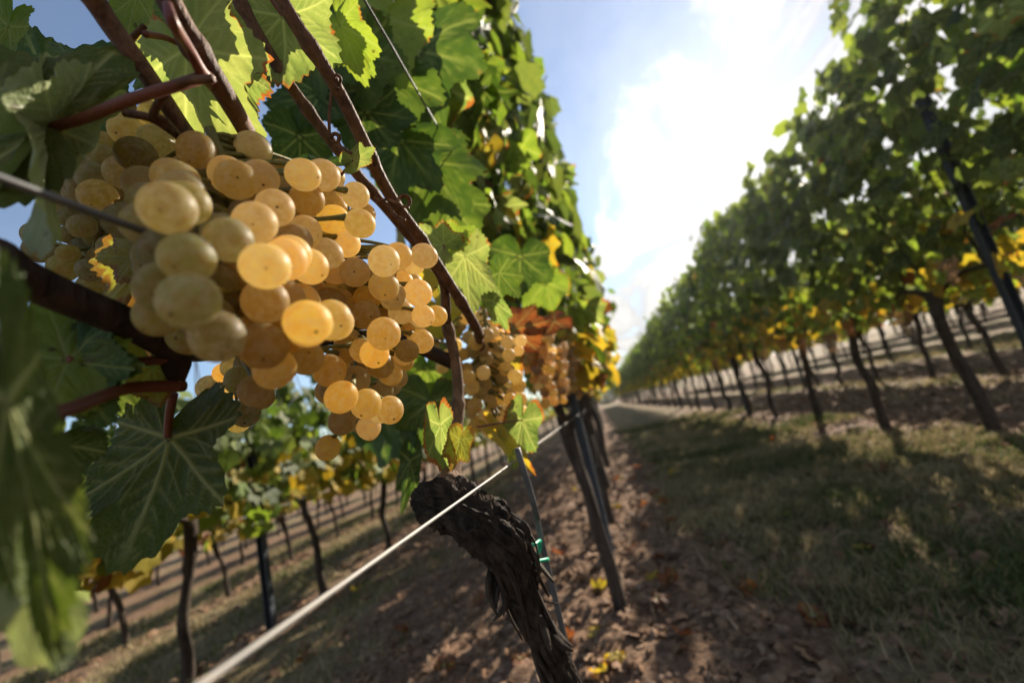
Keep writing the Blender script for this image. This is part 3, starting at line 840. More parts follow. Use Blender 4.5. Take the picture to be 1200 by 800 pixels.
cane('fruiting_cane', px((-90, 268, .125), (0, 312, .135), (70, 345, .148), (150, 378, .165), (215, 408, .19), (290, 405, .25), (390, 395, .315), (470, 400, .35), (532, 425, .366)),
     [.0062, .0060, .0058, .0056, .0056, .0056, .0056, .0056, .006], CANED, seed=6, n=160, sides=24)
cane('spur', px((207, 405, .187), (206, 428, .186), (205, 452, .186)), [.006, .0055, .003], CANED, seed=7, nodes=False, n=30)
cane('bud_stub', px((196, 5, .146), (203, 28, .146), (222, 58, .165), (236, 84, .178), (250, 98, .192)), [.0014, .0020, .0018, .0024, .0036], PETI, nodes=False, seed=8, n=40)
def tendril(pts, r=.0009, parent=hero, name='tendril'):
    return cane(name, pts, [r] * len(pts), CANE, parent, False, 6, 60, 9)
def coil(cx, cy, d, r, turns, ph=0, pull=0):
    return [at(cx + r * (1 - .35 * t) * math.cos(ph + 2 * PI * turns * t) + pull * t, cy + r * (1 - .35 * t) * math.sin(ph + 2 * PI * turns * t), d + .004 * t) for t in np.linspace(0, 1, int(12 * turns) + 3)]
tendril(px((390, 100, .252), (386, 130, .252), (386, 155, .252)) + coil(393, 162, .252, 6, 1.6, PI) + px((400, 172, .252), (412, 180, .25)))
tendril(px((440, 238, .285), (452, 234, .285), (466, 238, .283)) + coil(474, 236, .282, 8, 1.5, PI) + px((478, 245, .283)))
tendril(px((398, 98, .25), (399, 92, .248), (394, 88, .247), (390, 95, .249), (396, 104, .25)))
tendril(px((438, 232, .288), (455, 240, .288), (463, 252, .288), (475, 258, .288)))
tendril(px((250, 92, .168), (205, 100, .17), (180, 133, .18), (192, 141, .186), (210, 160, .2)), .0016)
tendril(px((145, 132, .18), (175, 138, .182), (196, 150, .19), (212, 163, .205)), .0017)
tendril(px((170, 30, .2), (152, 48, .2), (140, 65, .2), (136, 80, .2)), .0014)

# ------------------------------------------------------------------ hero leaves, each with its own petiole
LEAFN = [0]
def hero_leaf(base, tip, side, mat, petiole=None, prad=.0016, pmat=None, res=(200, 26), parent=None, label=None, k=.80, **kw):
    LEAFN[0] += 1
    args = dict(fold=.18, curl=.15, wave=.09, deep=1.0, teeth=.085, bull=.018); args.update(kw)
    v, f, a = leaf_geo(res[0], res[1], 900 + LEAFN[0], **args)
    root = parent or hero
    o = put('leaf', mesh_np('leaf', v, f, [LM[mat]], a), root, frame(at(*base), at(*tip), at(*side), k), label=label)
    if petiole:
        P = [at(*q) for q in petiole]
        vv, ff = tube(P, [prad * (1.15 - .3 * i / (len(P) - 1)) for i in range(len(P))], 10, 30)
        w = WORLD[o.name]; wi = np.array(w.inverted())
        vl = (np.c_[vv, np.ones(len(vv))] @ wi.T)[:, :3]
        put('petiole', mesh_np('petiole', vl, ff, [pmat or PETI]), o, w)
    return o
# big leaf at the left edge: dark blade, pale folded lobe, red petiole
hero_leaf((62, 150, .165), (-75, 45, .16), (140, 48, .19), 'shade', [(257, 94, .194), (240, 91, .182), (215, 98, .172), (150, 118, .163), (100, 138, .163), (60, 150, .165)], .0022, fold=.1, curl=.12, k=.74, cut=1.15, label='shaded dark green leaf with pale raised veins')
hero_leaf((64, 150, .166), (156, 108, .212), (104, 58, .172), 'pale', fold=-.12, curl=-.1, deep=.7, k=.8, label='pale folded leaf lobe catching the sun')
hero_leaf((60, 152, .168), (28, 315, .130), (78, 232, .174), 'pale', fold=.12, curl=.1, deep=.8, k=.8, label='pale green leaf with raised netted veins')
hero_leaf((75, 130, .26), (15, 15, .25), (130, 40, .26), 'green', fold=.1)
hero_leaf((110, 100, .24), (112, 175, .25), (140, 120, .24), 'green', fold=.2)
hero_leaf((8, 30, .22), (-20, 90, .22), (30, 60, .22), 'fresh', fold=.1)
hero_leaf((100, 100, .25), (60, 35, .25), (125, 60, .26), 'green', fold=.1)
# bright backlit leaves between the canes
hero_leaf((332, 20, .272), (338, 112, .275), (398, 42, .272), 'lime', [(300, -30, .26), (318, 0, .268), (332, 20, .272)], .0012, fold=.06, curl=.05, k=.74, label='backlit yellow green leaf with orange scorched edge')
hero_leaf((222, 58, .225), (298, 182, .222), (190, 150, .235), 'lime', [(170, 40, .2), (195, 45, .215), (222, 58, .225)], .0014, fold=.10, curl=.1, k=.78, label='backlit yellow green leaf with orange patch')
hero_leaf((262, 70, .245), (300, 150, .245), (308, 80, .25), 'lime', fold=.12)
hero_leaf((160, -5, .25), (150, 55, .25), (190, 25, .25), 'fresh', fold=.05)
hero_leaf((215, 30, .28), (160, 110, .29), (250, 90, .28), 'green', fold=.15)
hero_leaf((398, 30, .33), (428, 98, .33), (372, 60, .33), 'fresh', fold=.2)
hero_leaf((408, 45, .34), (438, 85, .34), (415, 95, .34), 'fresh', fold=.3)
hero_leaf((366, 190, .275), (412, 196, .262), (392, 182, .285), 'green', fold=.1)
hero_leaf((414, 188, .262), (440, 172, .262), (425, 200, .262), 'lime', [(400, 205, .27), (414, 188, .262)], .0008, fold=.2, label='small lime leaf with red edge')
hero_leaf((520, 287, .40), (488, 262, .40), (530, 262, .41), 'lime', [(521, 320, .39), (520, 287, .40)], .001, fold=.25)
hero_leaf((522, 287, .41), (556, 262, .41), (545, 296, .40), 'fresh', fold=.3)
hero_leaf((545, 300, .42), (552, 372, .41), (580, 330, .42), 'lime', fold=.08, k=.72)
hero_leaf((578, 352, .45), (598, 392, .45), (602, 368, .45), 'lime', fold=.1)
hero_leaf((600, 385, .62), (650, 378, .60), (628, 350, .62), 'rust', fold=.35, label='dark red dried leaf above the clusters')
hero_leaf((650, 375, .62), (612, 392, .61), (640, 395, .6), 'rust', fold=.35)
hero_leaf((585, 320, .5), (610, 350, .5), (590, 362, .5), 'green', fold=.1)
hero_leaf((502, 320, .39), (482, 345, .39), (510, 345, .39), 'yellow', fold=.1)
# hanging leaf under the fruiting cane, olive leaf above it
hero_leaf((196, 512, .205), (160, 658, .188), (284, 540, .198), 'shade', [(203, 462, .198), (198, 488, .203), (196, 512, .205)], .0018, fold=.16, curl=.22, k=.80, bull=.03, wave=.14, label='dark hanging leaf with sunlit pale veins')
hero_leaf((178, 430, .18), (190, 485, .18), (216, 448, .185), 'olive', fold=.1, deep=.5, k=.75, label='small olive leaf against the sky')
# big leaf hanging close to the lens, blurred
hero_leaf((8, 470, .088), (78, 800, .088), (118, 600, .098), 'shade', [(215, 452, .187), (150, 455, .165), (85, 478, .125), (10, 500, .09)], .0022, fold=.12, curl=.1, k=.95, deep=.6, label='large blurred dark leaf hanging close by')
hero_leaf((40, 712, .092), (92, 792, .090), (100, 700, .094), 'pale', fold=.1, deep=.5)  # pale piece for the sunlit foot of the dark leaf, light put into colour
hero_leaf((78, 422, .155), (-60, 400, .145), (45, 340, .165), 'fresh', [(208, 420, .185), (150, 424, .172), (78, 422, .155)], .0018, fold=.12, k=.8)
hero_leaf((80, 424, .157), (120, 500, .15), (20, 480, .15), 'green', fold=.15)
hero_leaf((78, 420, .16), (140, 370, .17), (70, 345, .175), 'green', fold=.15)
hero_leaf((180, 290, .21), (110, 385, .215), (195, 385, .21), 'olive', [(190, 270, .21), (180, 290, .21)], .0012, fold=.25, label='olive yellow leaf behind the cluster')
hero_leaf((165, 300, .2), (110, 300, .205), (140, 265, .2), 'olive', fold=.2)
hero_leaf((60, 520, .15), (-20, 600, .13), (20, 470, .15), 'shade', fold=.1)
# leaves under the second cluster
hero_leaf((516, 498, .315), (522, 565, .312), (500, 528, .318), 'lime', fold=.35)
hero_leaf((540, 515, .31), (528, 552, .308), (552, 535, .315), 'olive', fold=.3)
hero_leaf((612, 492, .44), (600, 545, .43), (632, 515, .44), 'lime', [(560, 500, .40), (590, 495, .42), (612, 492, .44)], .0009, fold=.2, k=.74, label='lime leaf under the amber cluster')
hero_leaf((585, 510, .43), (628, 556, .43), (600, 545, .425), 'yellow', fold=.25)
hero_leaf((480, 540, .5), (472, 602, .5), (492, 565, .5), 'green', fold=.2)
rsL = np.random.default_rng(3)
# darker leaves hanging behind the grapes
for (x0, y0, d, s_, mt) in [(430, 470, .55, 60, 'green'), (480, 455, .60, 70, 'green'), (500, 430, .55, 55, 'fresh'), (455, 500, .62, 50, 'green'), (410, 60, .45, 80, 'green'), (360, 40, .42, 80, 'green'), (455, 95, .50, 80, 'green'),
                            (430, 130, .46, 60, 'green'), (490, 60, .62, 90, 'green'), (350, 160, .42, 60, 'green'), (245, 10, .34, 70, 'green'), (470, 165, .52, 70, 'green'), (300, 40, .36, 60, 'green'), (375, 110, .45, 60, 'green'), (500, 190, .55, 75, 'green'), (450, 20, .5, 90, 'fresh'),
                            (530, 240, .6, 60, 'green'), (590, 410, .6, 40, 'yellow'), (515, 360, .5, 45, 'yellow'), (505, 470, .5, 60, 'green'), (640, 330, .8, 45, 'fresh'), (610, 300, .7, 50, 'green'), (560, 320, .62, 55, 'green')]:
    a = rsL.uniform(.6, 2.4); b = a + rsL.choice([-1, 1]) * rsL.uniform(.9, 1.3)
    hero_leaf((x0, y0, d), (x0 + s_ * math.cos(a), y0 + s_ * math.sin(a), d + rsL.uniform(-.03, .03)), (x0 + s_ * .85 * math.cos(b), y0 + s_ * .85 * math.sin(b), d + rsL.uniform(-.04, .04)), mt, res=(120, 10), fold=rsL.uniform(-.1, .25))

# stake and green ties
sp = px((606, 525, .375), (628, 600, .372), (648, 690, .38))
stk = np.array([sp[2][0] + .004, sp[2][1] + .03, -.05])
stake = thing('plant_stake', (stk[0], stk[1], 0), 'thin steel rod standing beside the gnarled vine trunk', 'stake')
v, f = tube(sp + [stk], [.0026] * 4, 10, 60)
put('rod', mesh_np('rod', v - np.array(stake.location), f, [WIRED]), stake, T(stake.location))
tie = thing('plant_tie', at(626, 650, .345), 'green plastic tie binding the gnarled trunk to the rod', 'tie')
to = np.array(tie.location)
for pts in ([(596, 668, .335), (610, 662, .315), (628, 658, .345), (642, 655, .36)], [(617, 640, .36), (626, 638, .352), (633, 634, .368), (630, 648, .375)], [(620, 660, .322), (622, 672, .324), (626, 683, .328)], [(633, 634, .368), (632, 645, .37), (626, 652, .36)]):
    mb = MB().add(*tube(px(*pts), [.0016] * len(pts), 8, 20))
    put('strap', mb.mesh('strap', TIE, to), tie, T(to))
put('knot', MB().add(*tube(px((615, 664, .322), (621, 660, .32), (628, 659, .323)), [.0022, .003, .002], 8, 12)).mesh('knot', TIE, to), tie, T(to))

# ------------------------------------------------------------------ grapes
def pix(p):
    c = RC.T @ (np.asarray(p) - CAM); return 600 - F * c[0] / c[2], 400 + F * c[1] / c[2]
def shadegreen(p):
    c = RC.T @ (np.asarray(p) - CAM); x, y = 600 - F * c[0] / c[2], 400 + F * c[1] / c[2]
    return x < 275 and y > 225  # grapes in this region get the darker green tone, shade painted in
def sphere(seg, rings, dimple=True):
    v = [(0, 0, 1.04)]
    for i in range(1, rings):
        p = PI * i / rings
        for j in range(seg):
            a = 2 * PI * j / seg
            v.append((math.sin(p) * math.cos(a), math.sin(p) * math.sin(a), 1.05 * math.cos(p)))
    v.append((0, 0, -1.03))
    n = len(v) - 1; f = [(0, 1 + j, 1 + (j + 1) % seg) for j in range(seg)]
    for i in range(rings - 2):
        for j in range(seg):
            a = 1 + i * seg + j; b = 1 + i * seg + (j + 1) % seg
            f.append((a, a + seg, b + seg, b))
    f += [(n, 1 + (rings - 2) * seg + (j + 1) % seg, 1 + (rings - 2) * seg + j) for j in range(seg)]
    return np.array(v, float), f
SPH = sphere(36, 24); SPHM = sphere(18, 12); SPHL = sphere(10, 7)
GM = {k: [mesh_np('grape', SPH[0], SPH[1], [m]) for _ in range(1)][0] for k, m in (('amber', GRAPE), ('green', GRAPEGSHADE), ('brown', GRAPEB))}
GMM = {k: mesh_np('grape', SPHM[0], SPHM[1], [m]) for k, m in (('amber', GRAPE), ('green', GRAPEGSHADE), ('brown', GRAPEB))}
sv, sf = sphere(10, 6)
SCAR = mesh_np('stylar_scar', sv * (.075, .075, .028), sf, [SCARD])

def cluster(label, top, axis_end, grapes, kind='amber', seed=0, detail=2, group=None, links=None):
    """grapes: list of (pos, radius); rachis from `top` to `axis_end`"""
    rs = np.random.default_rng(seed)
    root = thing('grape_cluster', top, label, 'grape cluster', group)
    o = np.array(root.location)
    A, B = np.asarray(top, float), np.asarray(axis_end, float)
    mb = MB()
    mid = (A + B) / 2 + rs.normal(0, .003, 3)
    mb.add(*tube([A, mid, B], [.0022, .0016, .0008], 7, 14))
    for p, r in grapes:
        t = np.clip((p - A) @ (B - A) / ((B - A) @ (B - A)) - .06, .03, .97)
        q = A + (B - A) * t
        out = p - q; L = np.linalg.norm(out)
        out = out / (L + 1e-9) if L > 1e-5 else np.array([0, 0, -1.0])
        outd = out + np.array([0, 0, -.35]) + rs.normal(0, .28, 3); outd /= np.linalg.norm(outd)
        z = -outd                                # local -Z (the scar end) looks outward
        x = np.cross(z, (0.3, .9, .1)); x /= np.linalg.norm(x); y = np.cross(z, x)
        el = rs.uniform(.97, 1.08); ex, ey = rs.uniform(.96, 1.04), rs.uniform(.96, 1.04)
        m = Matrix([[x[i] * r * ex, y[i] * r * ey, z[i] * r * el, p[i]] for i in range(3)] + [[0, 0, 0, 1]])
        kk = kind(p) if callable(kind) else kind if isinstance(kind, str) else kind[int(rs.integers(len(kind)))]
        go = put('grape', (GM if detail == 2 else GMM)[kk], root, m)
        if detail == 2:
            if rs.uniform() < .8:
                put('stylar_scar', SCAR, go, m @ T((0, 0, -1.03)) @ Matrix.Diagonal((*[rs.uniform(.45, 1.15)] * 2, rs.uniform(.6, 1.3), 1)))
        st = p - outd * r * .98
        mb.add(*tube([q, (q + st) / 2 + (0, 0, .0015), st, st + outd * r * .06], [.0011, .0010, .0012, .0019], 6, 7))
    put('stem', mb.mesh('stem', STEMG, o), root, T(o))
    return root
def traced(lst, R0, fill, seed, left=0, back=(.010, .026), jit=.006, dmin=None, dmax=None, rscale=1.0, squash=None, shrink=1.0):
    """grapes measured in the photo (x, y, pixel radius); real radius R0 gives the distance"""
    rs = np.random.default_rng(seed); out = []
    for (x, y, r, *opt) in lst:
        real = R0 * (opt[0] if opt else 1.0) * rs.uniform(.97, 1.03)
        d = real * F / (r * rscale)
        if squash: d0 = d; d = .165 + (d - .165) * squash; real *= d / d0
        if dmin: d0 = d; d = min(max(d, dmin), dmax); real *= d / d0
        out.append([at(x, y, d), real, d, d])
    out.sort(key=lambda q: q[2])
    for it in range(30):                       # push overlapping grapes apart, the farther one along its own ray
        for i in range(len(out)):
            for j in range(i + 1, len(out)):
                v = out[j][0] - out[i][0]; L = np.linalg.norm(v); need = (out[i][1] + out[j][1]) * .97
                if L < need:
                    k = min(1 + (need - L) * .5 / out[j][2], 1.03, max(1.0, out[j][3] * 1.13 / out[j][2]))
                    out[j][0] = CAM + (out[j][0] - CAM) * k; out[j][2] *= k; out[j][1] *= (1 + (k - 1) * .35)
    for it in range(40):                       # what still cuts into its neighbour gives way a little sideways
        for i in range(len(out)):
            for j in range(i + 1, len(out)):
                v = out[j][0] - out[i][0]; L = np.linalg.norm(v) + 1e-9; need = (out[i][1] + out[j][1]) * shrink * .97
                if L < need:
                    out[i][0] = out[i][0] - v / L * (need - L) * .22; out[j][0] = out[j][0] + v / L * (need - L) * .22
    res = [(p, r * shrink) for p, r, d, d0 in out]
    tries = 0; n = 0
    while n < fill and tries < fill * 60:
        tries += 1
        p, r = res[rs.integers(len(out))]
        u = (p - CAM) / np.linalg.norm(p - CAM)
        q = p + u * rs.uniform(*back) + rs.normal(0, jit, 3); rr = R0 * rs.uniform(.82, 1.0)
        if all(np.linalg.norm(q - a) > (rr + b) * .93 for a, b in res):
            res.append((q, rr)); n += 1
    n = tries = 0
    while n < left and tries < left * 80:      # the thick shoulder of the bunch
        tries += 1
        x_, y_ = rs.uniform(170, 395), rs.uniform(205, 395)
        front = [d for (p, r, d, d0) in out if np.hypot(*(np.array(pix(p)) - (x_, y_))) < r * F / d * 1.15]
        if not front: continue
        q = at(x_, y_, min(front) + rs.uniform(.011, .045)); rr = R0 * rs.uniform(.85, 1.0)
        if all(np.linalg.norm(q - a) > (rr + b) * .92 for a, b in res) and min(np.linalg.norm(q - a) - rr - b for a, b in res) < .004:
            res.append((q, rr)); n += 1
    return res
TA = [(230, 176, 22), (297, 174, 20), (261, 178, 17), (277, 211, 25), (201, 207, 23), (237, 230, 23), (322, 218, 20), (355, 205, 21), (388, 220, 16), (417, 229, 16.5), (360, 233, 20), (390, 257, 19), (422, 262, 19),
      (312, 242, 21), (197, 244, 33), (299, 261, 27), (268, 281, 29), (170, 262, 27), (234, 265, 22), (220, 302, 33), (340, 298, 25), (311, 312, 30), (357, 272, 21), (382, 297, 20), (405, 285, 18), (222, 352, 35), (180, 300, 23), (187, 330, 21),
      (311, 353, 29), (352, 340, 20), (361, 378, 30), (387, 354, 19), (255, 394, 32), (308, 405, 32), (358, 419, 22), (386, 434, 21), (322, 432, 25), (406, 376, 11, .62), (426, 411, 16, .85), (262, 320, 22), (276, 352, 20), (335, 262, 20), (282, 385, 22), (345, 240, 18), (250, 250, 22)]
TB = [(416, 319, 18), (450, 306, 19), (467, 300, 17), (485, 309, 12.5, .85), (450, 335, 18), (490, 343, 16.5), (472, 330, 13, .9), (410, 340, 15), (430, 350, 16), (470, 365, 15), (496, 370, 13.5, .9), (428, 369, 18), (450, 391, 20), (478, 386, 9, .6), (494, 400, 15), (477, 411, 14, .9),
      (445, 427, 17), (457, 437, 15), (417, 445, 18), (400, 465, 20), (429, 473, 18), (457, 480, 17), (447, 457, 14), (401, 493, 16), (432, 500, 15), (380, 327, 14), (400, 320, 15), (440, 365, 15), (460, 350, 15), (425, 425, 15), (408, 400, 16), (390, 455, 15), (440, 405, 15), (462, 410, 14), (415, 480, 14), (398, 430, 15)]
TC = [(148, 153, 18), (160, 182, 21), (183, 166, 19), (200, 190, 17), (124, 187, 17), (143, 202, 18), (110, 207, 18), (150, 230, 15), (115, 230, 19), (175, 208, 15), (88, 227, 12), (97, 265, 14), (115, 277, 15), (84, 255, 13), (80, 297, 11, .8), (100, 290, 14), (105, 316, 13, .85), (140, 250, 17), (125, 262, 15), (165, 225, 15), (88, 205, 12), (80, 275, 11, .8), (130, 290, 14), (150, 270, 15), (100, 240, 16)]
TD = [(246, 454, 15), (256, 479, 17), (288, 484, 16), (300, 458, 19), (280, 445, 16), (275, 430, 15), (310, 440, 16), (292, 430, 15), (262, 437, 12, .8)]
ga = traced(TA, .0080, 20, 1, 110, (.012, .030), shrink=.91)
gb = traced(TB, .0078, 34, 2, 0, (.010, .026), shrink=.95)
gc = traced(TC, .0078, 40, 3, 0, (.010, .024), dmin=.205, dmax=.245, shrink=.98)
gd = traced(TD, .0076, 4, 4, 0, (.008, .016))
cluster('large amber grape cluster, biggest and closest of the bunches, half shaded', at(245, 150, .195), at(345, 440, .205), ga, lambda p: 'green' if shadegreen(p) else 'amber', 1)
cluster('sunlit amber grape cluster hanging between the biggest bunch and the cane', at(405, 240, .255), at(425, 500, .262), gb, 'amber', 2)
cluster('dark greenish grape cluster with painted-in shade beside the pale folded leaf', at(180, 145, .245), at(105, 305, .255), gc, 'green', 3)
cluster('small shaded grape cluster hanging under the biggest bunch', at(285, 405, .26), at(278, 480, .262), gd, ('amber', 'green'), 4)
TE = [(368, 140, 32), (365, 188, 28), (405, 235, 35), (465, 230, 30), (508, 270, 34), (462, 315, 32), (518, 338, 34), (305, 245, 32), (345, 275, 38), (400, 355, 35), (445, 380, 32), (500, 410, 34), (385, 430, 36), (440, 445, 32), (488, 470, 28), (550, 450, 36), (570, 495, 34), (305, 455, 38), (395, 490, 34), (325, 505, 40), (270, 525, 32), (370, 530, 36),
      (505, 510, 34), (525, 570, 36), (575, 560, 32), (500, 625, 32), (470, 565, 30), (395, 655, 36), (420, 580, 34), (340, 600, 40), (462, 670, 32), (545, 640, 36), (570, 650, 30), (500, 715, 34), (540, 710, 32), (460, 720, 36), (350, 690, 34), (340, 330, 32), (380, 300, 32), (430, 280, 30), (290, 590, 30), (440, 520, 30), (350, 400, 30), (400, 720, 30), (440, 620, 30), (420, 180, 26)]
TE = [(480 + x / 4.446, 340 + y / 4.446, r / 4.446) for x, y, r in TE]
cluster('medium amber grape cluster above the gnarled trunk head, with lime leaf below', at(568, 362, .50), at(578, 508, .525), traced(TE, .0072, 60, 5, 0, (.008, .02), dmin=.45, dmax=.52, shrink=1.04), 'amber', 5, 1)
TF = [(532, 407, 8), (524, 418, 9), (540, 415, 8), (518, 430, 8), (510, 412, 8), (528, 392, 7), (548, 372, 8), (540, 382, 7), (515, 395, 7), (536, 428, 7)]
cluster('little grape cluster tucked behind the arm of the gnarled vine', at(530, 378, .46), at(522, 432, .47), traced(TF, .0072, 5, 6, 0, (.006, .014)), 'amber', 6, 1)
TG = [(150, 405, 14), (168, 408, 15), (135, 410, 13), (182, 405, 12), (160, 395, 13), (145, 398, 12), (125, 402, 10)]
cluster('few dark grapes hanging below the old fruiting cane', at(158, 380, .24), at(155, 412, .245), traced(TG, .0072, 2, 7), 'brown', 7, 1)
def free_cluster(top, length, width, N, seed, R=.0068):
    rs = np.random.default_rng(seed); top = np.asarray(top); out = []; tries = 0
    while len(out) < N and tries < 6000:
        tries += 1
        t = rs.beta(1.0, 1.2); w = width * (1.0 - .72 * t) * math.sqrt(rs.uniform())
        a = rs.uniform(0, 2 * PI)
        p = top + np.array([w * math.cos(a), w * math.sin(a), -.012 - t * length]); r = R * rs.uniform(.85, 1.1)
        if all(np.linalg.norm(p - q) > (r + s_) * .88 for q, s_ in out): out.append((p, r))
    return out
FC = [((622, 386, .74), .115, .034, 80, 'browned grape cluster hanging below the dark red leaf'),
      ((642, 402, .92), .115, .036, 70, 'browned grape cluster next beyond the one below the red leaf'),
      ((655, 400, 1.18), .13, .040, 60, 'browned grape cluster just before the steel post'),
      ((668, 420, 1.55), .13, .045, 50, 'browned grape cluster at the steel post of the near row'),
      ((684, 432, 2.1), .13, .05, 45, 'small far grape cluster past the steel post')]
for k, (t, ln, wd, N, lab) in enumerate(FC):
    tp = at(*t)
    cluster(lab, tp, tp - (0, 0, ln), free_cluster(tp, ln, wd, N, 40 + k, .0078), ('brown', 'brown', 'amber'), 50 + k, 1)
# bunches in the row across the grass, too blurred to tell single grapes
def far_cluster(p, seed, lab, grp):
    gl = free_cluster(p, .14, .05, 46, seed, .009)
    root = thing('grape_cluster', p, lab, 'grape cluster', grp); o = np.array(p)
    mb = MB()
    for q, r in gl: mb.add(SPHL[0] * r + q, SPHL[1])
    put('grapes', mb.mesh('grapes', GRAPEB, o), root, T(o), kind='stuff')
    put('stem', MB().add(*tube([o + (0, 0, .04), o, o - (0, 0, .13)], [.002, .002, .001], 5, 6)).mesh('stem', STEMG, o), root, T(o))
rsC = np.random.default_rng(77)
for k in range(14):
    y = 1.2 + k * .42
    far_cluster((1.86 + rsC.normal(0, .05), y + rsC.normal(0, .08), .86 + rsC.normal(0, .05)), 90 + k, 'brownish grape bunch hanging in the row across the grass', 'bunches in the row across the grass')

# ------------------------------------------------------------------ ground cover
def scatter(N, x0, x1, y0, y1, seed, w=None, ypow=1.0):
    rs = np.random.default_rng(seed)
    x = rs.uniform(x0, x1, N * 3); y = y0 + (y1 - y0) * rs.uniform(0, 1, N * 3) ** ypow
    p = (w(x, y) if w else np.ones_like(x)); k = rs.uniform(0, 1, len(x)) < p
    return x[k][:N], y[k][:N], rs
m, g = newmat('grass_blade')
rnd = g.attr('rnd')
col = g.mix(g.smooth(rnd, .18, .5), (0.085, 0.115, 0.030), (0.29, 0.225, 0.115))
col = g.mix(g.smooth(rnd, .8, .95), col, (0.42, 0.34, 0.19))
b = principled(g, col, .6, .2); tr = g.n('ShaderNodeBsdfTranslucent'); g.set(tr.inputs[0], col)
mx = g.n('ShaderNodeMixShader'); mx.inputs[0].default_value = .35; g.set(mx.inputs[1], b.outputs[0]); g.set(mx.inputs[2], tr.outputs[0]); finish(g, mx.outputs[0]); GRASS = m
def grass(name, N, x0, x1, y0, y1, seed, hs, ypow, label):
    x, y, rs = scatter(N, x0, x1, y0, y1, seed, lambda a, b: np.clip(grassy(a, b) * 1.6 - .5, 0, 1) * (.25 + .75 * (fbm(p2(a, b, 6), 3, 3) > .5)), ypow)
    n = len(x); z = gz(x, y); h = hs * rs.uniform(.35, 1.3, n); a = rs.uniform(0, 2 * PI, n)
    w = .0016 + .0009 * np.clip(y, 0, 6); lx, ly = rs.normal(0, .6, n) * h, rs.normal(0, .6, n) * h
    b = np.stack([x, y, z - .004], 1); dx = np.stack([np.cos(a) * w, np.sin(a) * w, 0 * w], 1)
    md = b + np.stack([lx * .35, ly * .35, h * .6], 1); tp = b + np.stack([lx, ly, h * .95], 1)
    V = np.stack([b - dx, b + dx, md + dx * .7, md - dx * .7, tp], 1).reshape(-1, 3)
    i = np.arange(n)[:, None] * 5
    Fc = np.vstack([i + np.array([[0, 1, 2]]), i + np.array([[0, 2, 3]]), i + np.array([[3, 2, 4]])])
    patch = fbm(p2(x, y, 2.2), 3, 61)
    r_ = np.clip(rs.uniform(0, 1, n) * .8 + (patch - .5) * 1.6 + .08, 0, 1)
    put(name, mesh_np(name, V, Fc, [GRASS], {'rnd': np.repeat(r_, 5)}), kind='stuff', label=label)
grass('grass', 110000, .1, 2.3, .35, 9, 1, .045, 1.7, 'short dry grass strip between the near row and the next row')
grass('grass', 30000, -6.5, -.9, .8, 9, 2, .06, 1.4, 'short grass in the alleys on the low side')
grass('grass', 22000, 2.3, 7.0, 1.5, 12, 3, .07, 1.3, 'grass tufts between the rows farther across')
# soil clods
ico = bpy.data.meshes.new('tmp'); import bmesh
bm = bmesh.new(); bmesh.ops.create_icosphere(bm, subdivisions=1, radius=1); iv = np.array([v.co[:] for v in bm.verts]); jf = np.array([[v.index for v in f.verts] for f in bm.faces]); bm.free(); bpy.data.meshes.remove(ico)
m, g = newmat('soil_clod')
pos = g.n('ShaderNodeNewGeometry').outputs['Position']; n2 = g.noise(pos, 60, 5.0, .65)
col = g.mix(g.smooth(n2, .3, .72), (0.12, 0.066, 0.040), (0.31, 0.195, 0.12)); col = g.mix(g.smooth(g.attr('rnd'), .5, 1.0, 0, .6), col, (0.30, 0.22, 0.16))
finish(g, principled(g, col, .95, .1, bump(g, g.noise(pos, 220, 4.0), .8, .004)).outputs[0]); CLOD = m
def clods(N, x0, x1, y0, y1, seed, smin, smax, ypow, label):
    x, y, rs = scatter(N, x0, x1, y0, y1, seed, lambda a, b: np.clip(1.1 - grassy(a, b) * 1.5, 0.02, 1), ypow)
    n = len(x); z = gz(x, y); s_ = smin + (smax - smin) * rs.uniform(0, 1, n) ** 3.0
    V = iv[None] * (1 + .32 * rs.normal(0, 1, (n, len(iv), 1))) * (s_[:, None, None] * rs.uniform(.6, 1.3, (n, 1, 3)))
    V[:, :, 2] *= .75
    V = V + np.stack([x, y, z + s_ * .25], 1)[:, None]
    Fc = (jf[None] + (np.arange(n) * len(iv))[:, None, None]).reshape(-1, 3)
    put('soil_clods', mesh_np('soil_clods', V.reshape(-1, 3), Fc, [CLOD], {'rnd': np.repeat(rs.uniform(0, 1, n), len(iv))}, False), kind='stuff', label=label)
clods(16000, -1.3, .5, .15, 5, 1, .002, .017, 1.5, 'crumbly soil clods under the near row')
clods(5000, 1.5, 4.5, .8, 8, 2, .006, .035, 1.3, 'soil clods under the row across the grass')
clods(3500, -5, -1.3, .6, 8, 3, .006, .035, 1.3, 'soil clods in the low alleys')
# dry leaf litter, too many to count
def litter(N, x0, x1, y0, y1, seed, label, ypow=1.5):
    x, y, rs = scatter(N, x0, x1, y0, y1, seed, None, ypow); n = len(x)
    s_ = rs.uniform(.012, .035, n)
    nrm = np.stack([rs.normal(0, .5, n), rs.normal(0, .5, n), np.ones(n)], 1); dn = rs.normal(0, 1, (n, 3))
    Rm = rotmats(nrm, dn); LV = LOWV * (1, 1, 2.2)
    V = np.stack([x, y, gz(x, y) + .012], 1)[:, None] + np.einsum('nij,nvj->nvi', Rm, LV[None] * s_[:, None, None])
    Fc = (LOWF[None] + (np.arange(n) * 13)[:, None, None]).reshape(-1, 3)
    put('leaf_litter', mesh_np('leaf_litter', V.reshape(-1, 3), Fc, [LITTER], {'rnd': np.repeat(rs.uniform(0, 1, n), 13)}), kind='stuff', label=label)
m, g = newmat('dry_leaf')
r_ = g.math('FRACT', g.math('ADD', g.attr('rnd'), g.n('ShaderNodeObjectInfo').outputs['Random']))
